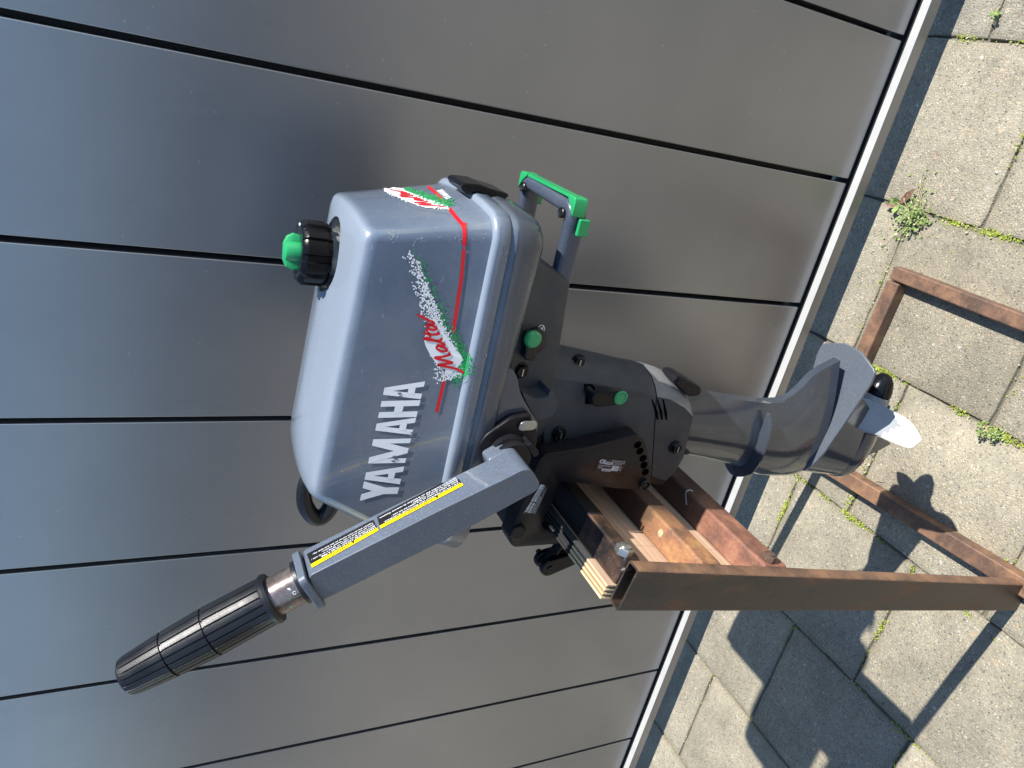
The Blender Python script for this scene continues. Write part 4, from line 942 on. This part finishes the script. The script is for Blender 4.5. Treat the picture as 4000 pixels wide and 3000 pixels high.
D.poly(R4(.58, .48, .84, .88), 'silver_print', .0005); D.text('2.2', R4(.68, .52, .80, .66), 'black_print', .0007); D.text('17', R4(.70, .70, .80, .84), 'black_print', .0007); D.text('kW', R4(.87, .52, .95, .63), 'white_print', .0006); D.text('kg', R4(.87, .70, .94, .82), 'white_print', .0006)
D.poly(R4(.25, .76, .58, .97), 'silver_print', .0005); D.text('6L5-02', R4(.29, .80, .54, .94), 'black_print', .0007)
D.build('rating_plate', ck)
D = Decal(B); q = [(2040, 2006), (2112, 1888), (2142, 1896), (2092, 2012)]
D.grid(q, 'black_print', 3, 2, .0004)
D.text('YAMAHA', R4(.06, .06, .40, .26), 'white_print', .0006, .02); D.poly(R4(.42, .06, .98, .28), 'silver_print', .0005); D.text('MALTA', R4(.46, .09, .84, .25), 'black_print', .0007)
D.poly(R4(.06, .32, .38, .52), 'silver_print', .0005); D.text('6L5', R4(.10, .34, .32, .50), 'black_print', .0007); D.poly(R4(.42, .32, .98, .52), 'silver_print', .0005); D.text('S 056602 X', R4(.46, .35, .95, .49), 'black_print', .0007)
D.text('YAMAHA MOTOR CO.,LTD.', R4(.06, .58, .96, .68), 'white_print', .0006); D.text('MADE IN JAPAN', R4(.06, .71, .60, .80), 'white_print', .0006); D.text("PAYS D'ORIGINE JAPON", R4(.06, .83, .88, .92), 'white_print', .0006)
D.build('maker_plate', ck)
# pictograms by the fuel cock
B = bvh(pan); D = Decal(B)
for c in ((2114, 1283), (2106, 1350)):
    ring = [(c[0] + 12 * math.cos(t * math.pi / 12), c[1] + 14 * math.sin(t * math.pi / 12)) for t in range(25)]
    D.stroke(ring, 2.6, 'white_print', .0006); D.poly([(c[0] - 6, c[1] - 4), (c[0] + 6, c[1] - 4), (c[0] + 6, c[1] + 6), (c[0] - 6, c[1] + 6)], 'white_print', .0006)
D.stroke([(2106, 1294), (2122, 1272)], 2.4, 'white_print', .0008)
D.stroke([(2111, 1306), (2109, 1324)], 4, 'white_print', .0006); D.poly([(2104, 1308), (2111, 1299), (2118, 1308)], 'white_print', .0006); D.poly([(2103, 1319), (2110, 1329), (2116, 1319)], 'white_print', .0006)
D.build('fuel_cock_pictogram', pan)
B = bvh(brl); D = Decal(B)
D.poly([(1136, 2305), (1154, 2270), (1164, 2292)], 'teal_print', .0004); D.poly([(1128, 2340), (1176, 2322), (1196, 2340), (1132, 2374)], 'mint_print', .0004)
D.poly([(1120, 2300), (1132, 2296), (1136, 2306)], 'white_print', .0005); D.stroke([(1150 + 6 * math.cos(t), 2315 + 6 * math.sin(t)) for t in [k * .7 for k in range(9)]], 2, 'white_print', .0005); D.build('throttle_marks', brl)

# ================================================================== GROWTH IN THE JOINTS
rg = random.Random(11)
def tufts(name, segs, mat, dens, hgt, size, spread, mats=None):
    vs = []; fs = []; fm = []
    for (x0, y0, x1, y1, wgt) in segs:
        L = math.hypot(x1 - x0, y1 - y0); n = int(dens * L * wgt)
        for k in range(n):
            t = rg.random(); cl = (math.sin(t * L * 61 + x0 * 91 + y0 * 37) * .5 + .5) * (.55 + .45 * math.sin(t * L * 17 + x0 * 23))
            if rg.random() > max(0.04, (cl - .35) * 1.6): continue
            cx = x0 + (x1 - x0) * t + rg.gauss(0, spread); cy = y0 + (y1 - y0) * t + rg.gauss(0, spread); cz = rg.uniform(-.003, hgt)
            a = rg.uniform(0, 6.28); s = size * rg.uniform(.5, 1.3); tl = rg.uniform(-.6, .9)
            d = Vector((math.cos(a), math.sin(a), tl)).normalized(); p = Vector((-math.sin(a), math.cos(a), 0))
            c = Vector((cx, cy, cz)); n0 = len(vs)
            vs += [c, c + d * s * .5 + p * s * .28, c + d * s, c + d * s * .5 - p * s * .28]; fs.append((n0, n0 + 1, n0 + 2, n0 + 3)); fm.append(0 if rg.random() < .85 else (len(mats) - 1 if mats else 0))
    global ORG; ORG = Vector((0, 0, 0))
    return obj(name, vs, fs, mat, None, kind='stuff', mats=mats, fmat=fm, sm=False)
xj = [xs0 - S * i for i in range(0, 9)]
ysA = [-0.200 + S * 1.02 * k for k in (-3, -2, -1, 0, 1)]; ysB = [-0.080 + S * 1.02 * k for k in (-3, -2, -1, 0, 1)]
seg = [(xj[2], -.06, xj[2], -.24, 1.0), (xj[2], -.28, xj[2], -.40, .9), (xj[3], -.05, xj[3], -.34, .8), (xj[4], -.10, xj[4], -.55, .8), (xj[5], -.05, xj[5], -.40, .6), (xj[1], -.12, xj[1], -.45, .6), (xj[0], -.03, xj[0], -.3, .6)]
for i in range(0, 7):
    ys = ysA if i % 2 == 0 else ysB
    for yv in ys[1:5]: seg.append((xj[i], yv, xj[i + 1], yv, .35))
seg += [(-.494, -.13, -.494, -.20, 3), (-.494, -.33, -.498, -.40, 2), (-.752, -.19, -.754, -.33, 3), (-.76, -.08, -.86, -.079, 2), (-.62, -.195, -.67, -.197, 3), (-.70, -.195, -.75, -.194, 3), (-.76, -.44, -.77, -.50, 3), (-.405, -.353, -.44, -.351, 3), (-.236, -.16, -.236, -.27, 2), (-.60, -.193, -.752, -.194, 1.5), (-.80, -.345, -.99, -.342, 1.0), (-.752, -.14, -.752, -.26, 1.2), (-.61, -.44, -.68, -.475, 1.5), (-.76, -.08, -.88, -.08, .8), (-1.10, -.19, -1.01, -.20, .7)]
m1 = tufts('moss', seg, 'moss', 2600, .003, .0042, .0022, ['moss', 'straw']); m1['label'] = 'bright green moss growing in the paving joints'
def weed(name, c, label, n, rad, sz, red=False, group=None):
    t = thing(name, c, label, 'weed', group); vs = []; fs = []; fm = []; sv = []; sf = []
    for k in range(n):
        a = rg.uniform(0, 6.28); r = abs(rg.gauss(0, rad * .55)) * (1 + .35 * math.sin(3 * a + c[0] * 50)); h = rg.uniform(.001, .022) * max(.15, 1 - r / rad * .7)
        p = Vector(c) + Vector((r * math.cos(a), r * math.sin(a), h)); a2 = rg.uniform(0, 6.28); s = sz * rg.uniform(.5, 1.2)
        d = Vector((math.cos(a2), math.sin(a2), rg.uniform(-.1, .6))).normalized(); q = Vector((-math.sin(a2), math.cos(a2), rg.uniform(-.3, .3)))
        n0 = len(vs); vs += [p, p + d * s * .35 + q * s * .3, p + d * s * .75 + q * s * .24, p + d * s, p + d * s * .75 - q * s * .24, p + d * s * .35 - q * s * .3]
        fs.append(tuple(range(n0, n0 + 6))); fm.append(1 if rg.random() < .12 else 0)
        if k % 4 == 0:
            m0 = len(sv); b0 = Vector(c) + Vector((rg.gauss(0, .004), rg.gauss(0, .004), 0)); w_ = q * .0006
            sv += [b0 - w_, b0 + w_, p + w_, p - w_]; sf.append((m0, m0 + 1, m0 + 2, m0 + 3))
    obj('leaves', vs, fs, 'leaf', t, mats=['leaf', 'straw'], fmat=fm, sm=False, kind='stuff'); obj('stems', sv, sf, 'straw', t, sm=False, kind='stuff')
    return t
wc = atz((3575, 850), 0.0)
wd_ = weed('weed_plant', tuple(wc), 'low green weed with a reddish leaf growing from the joint beside the gate', 430, .040, .0060)
for px, ln, a2, mt in (((3475, 800), .030, 2.6, 'leaf_red'), ((3490, 780), .022, 2.2, 'leaf'), ((3510, 778), .018, 1.6, 'leaf'), ((3500, 830), .022, 3.4, 'leaf'), ((3572, 750), .018, 1.0, 'leaf_red')):
    p = atz(px, .004); c = atz((3510, 800), .001); d = (p - c); d.z = .004; q = Vector((-d.y, d.x, 0)).normalized() * .006
    u = [c, c + d * .3 + q * .8, c + d * .75 + q, c + d * 1.25, c + d * .75 - q, c + d * .3 - q * .8]; u = [x + Vector((0, 0, .002 + .003 * (k in (2, 3, 4)))) for k, x in enumerate(u)]
    obj('broad_leaf', u, [(0, 1, 2, 3, 4, 5)], mt, wd_, sm=False)
weed('weed_plant', tuple(atz((3850, 1685), 0.0)), 'small green weed in the joint at the right edge below the bare base bar', 70, .012, .005)
weed('weed_plant', tuple(atz((3900, 1700), 0.0)), 'second small tuft further along the same joint as its leafy neighbour', 70, .012, .005)
weed('weed_plant', tuple(atz((3905, 60), 0.0)), 'tiny grass tuft on the darker pavers at the top right corner', 26, .007, .007)
ORG = Vector((0, 0, 0))
# grit, crumbs and dry bits lying on the pavers
vs = []; fs = []; fm = []
for k in range(420):
    x = rg.uniform(-1.7, .25); y = rg.uniform(-.8, .02) if rg.random() < .7 else rg.choice([-.08, -.2, -.34, -.46]) + rg.gauss(0, .01); r_ = rg.uniform(.0006, .0020) * (1.6 if rg.random() < .06 else 1); n0 = len(vs); h = r_ * rg.uniform(.6, 1.2)
    a0 = rg.uniform(0, 6.28)
    for t in range(5): vs.append(Vector((x + math.cos(a0 + t * 1.257) * r_ * rg.uniform(.7, 1.2), y + math.sin(a0 + t * 1.257) * r_ * rg.uniform(.7, 1.2), .0010)))
    vs.append(Vector((x, y, .001 + h)))
    m_ = rg.choice([0, 0, 1, 1, 2, 3])
    for t in range(5): fs.append((n0 + t, n0 + (t + 1) % 5, n0 + 5)); fm.append(m_)
flat('grit_pale', (.5, .46, .38), .8); flat('grit_grey', (.2, .2, .19), .8); flat('grit_brown', (.16, .10, .06), .9); flat('grit_white', (.66, .64, .60), .7)
g_ = obj('grit', vs, fs, 'grit_pale', None, kind='stuff', mats=['grit_pale', 'grit_grey', 'grit_brown', 'grit_white'], fmat=fm, sm=False); g_['label'] = 'small stones and dry crumbs scattered over the paving'
for k, (px, a0) in enumerate((((3118, 1955), .5), ((3440, 1880), 2.1), ((3290, 2550), 1.0))):
    p = atz(px, .0015); d = Vector((math.cos(a0), math.sin(a0), 0)); v, f = tube_vf([p - d * .008, p + Vector((0, 0, .001)), p + d * .008], .0006, 5)
    o = obj('twig', v, f, 'straw'); o['label'] = ['dry twig on the paving just past the tip of the lower leg', 'dry twig on the paving beside the propeller shadow', 'dry twig lying in the big motor shadow'][k]; o['category'] = 'twig'; o['group'] = 'dry twigs on the paving'
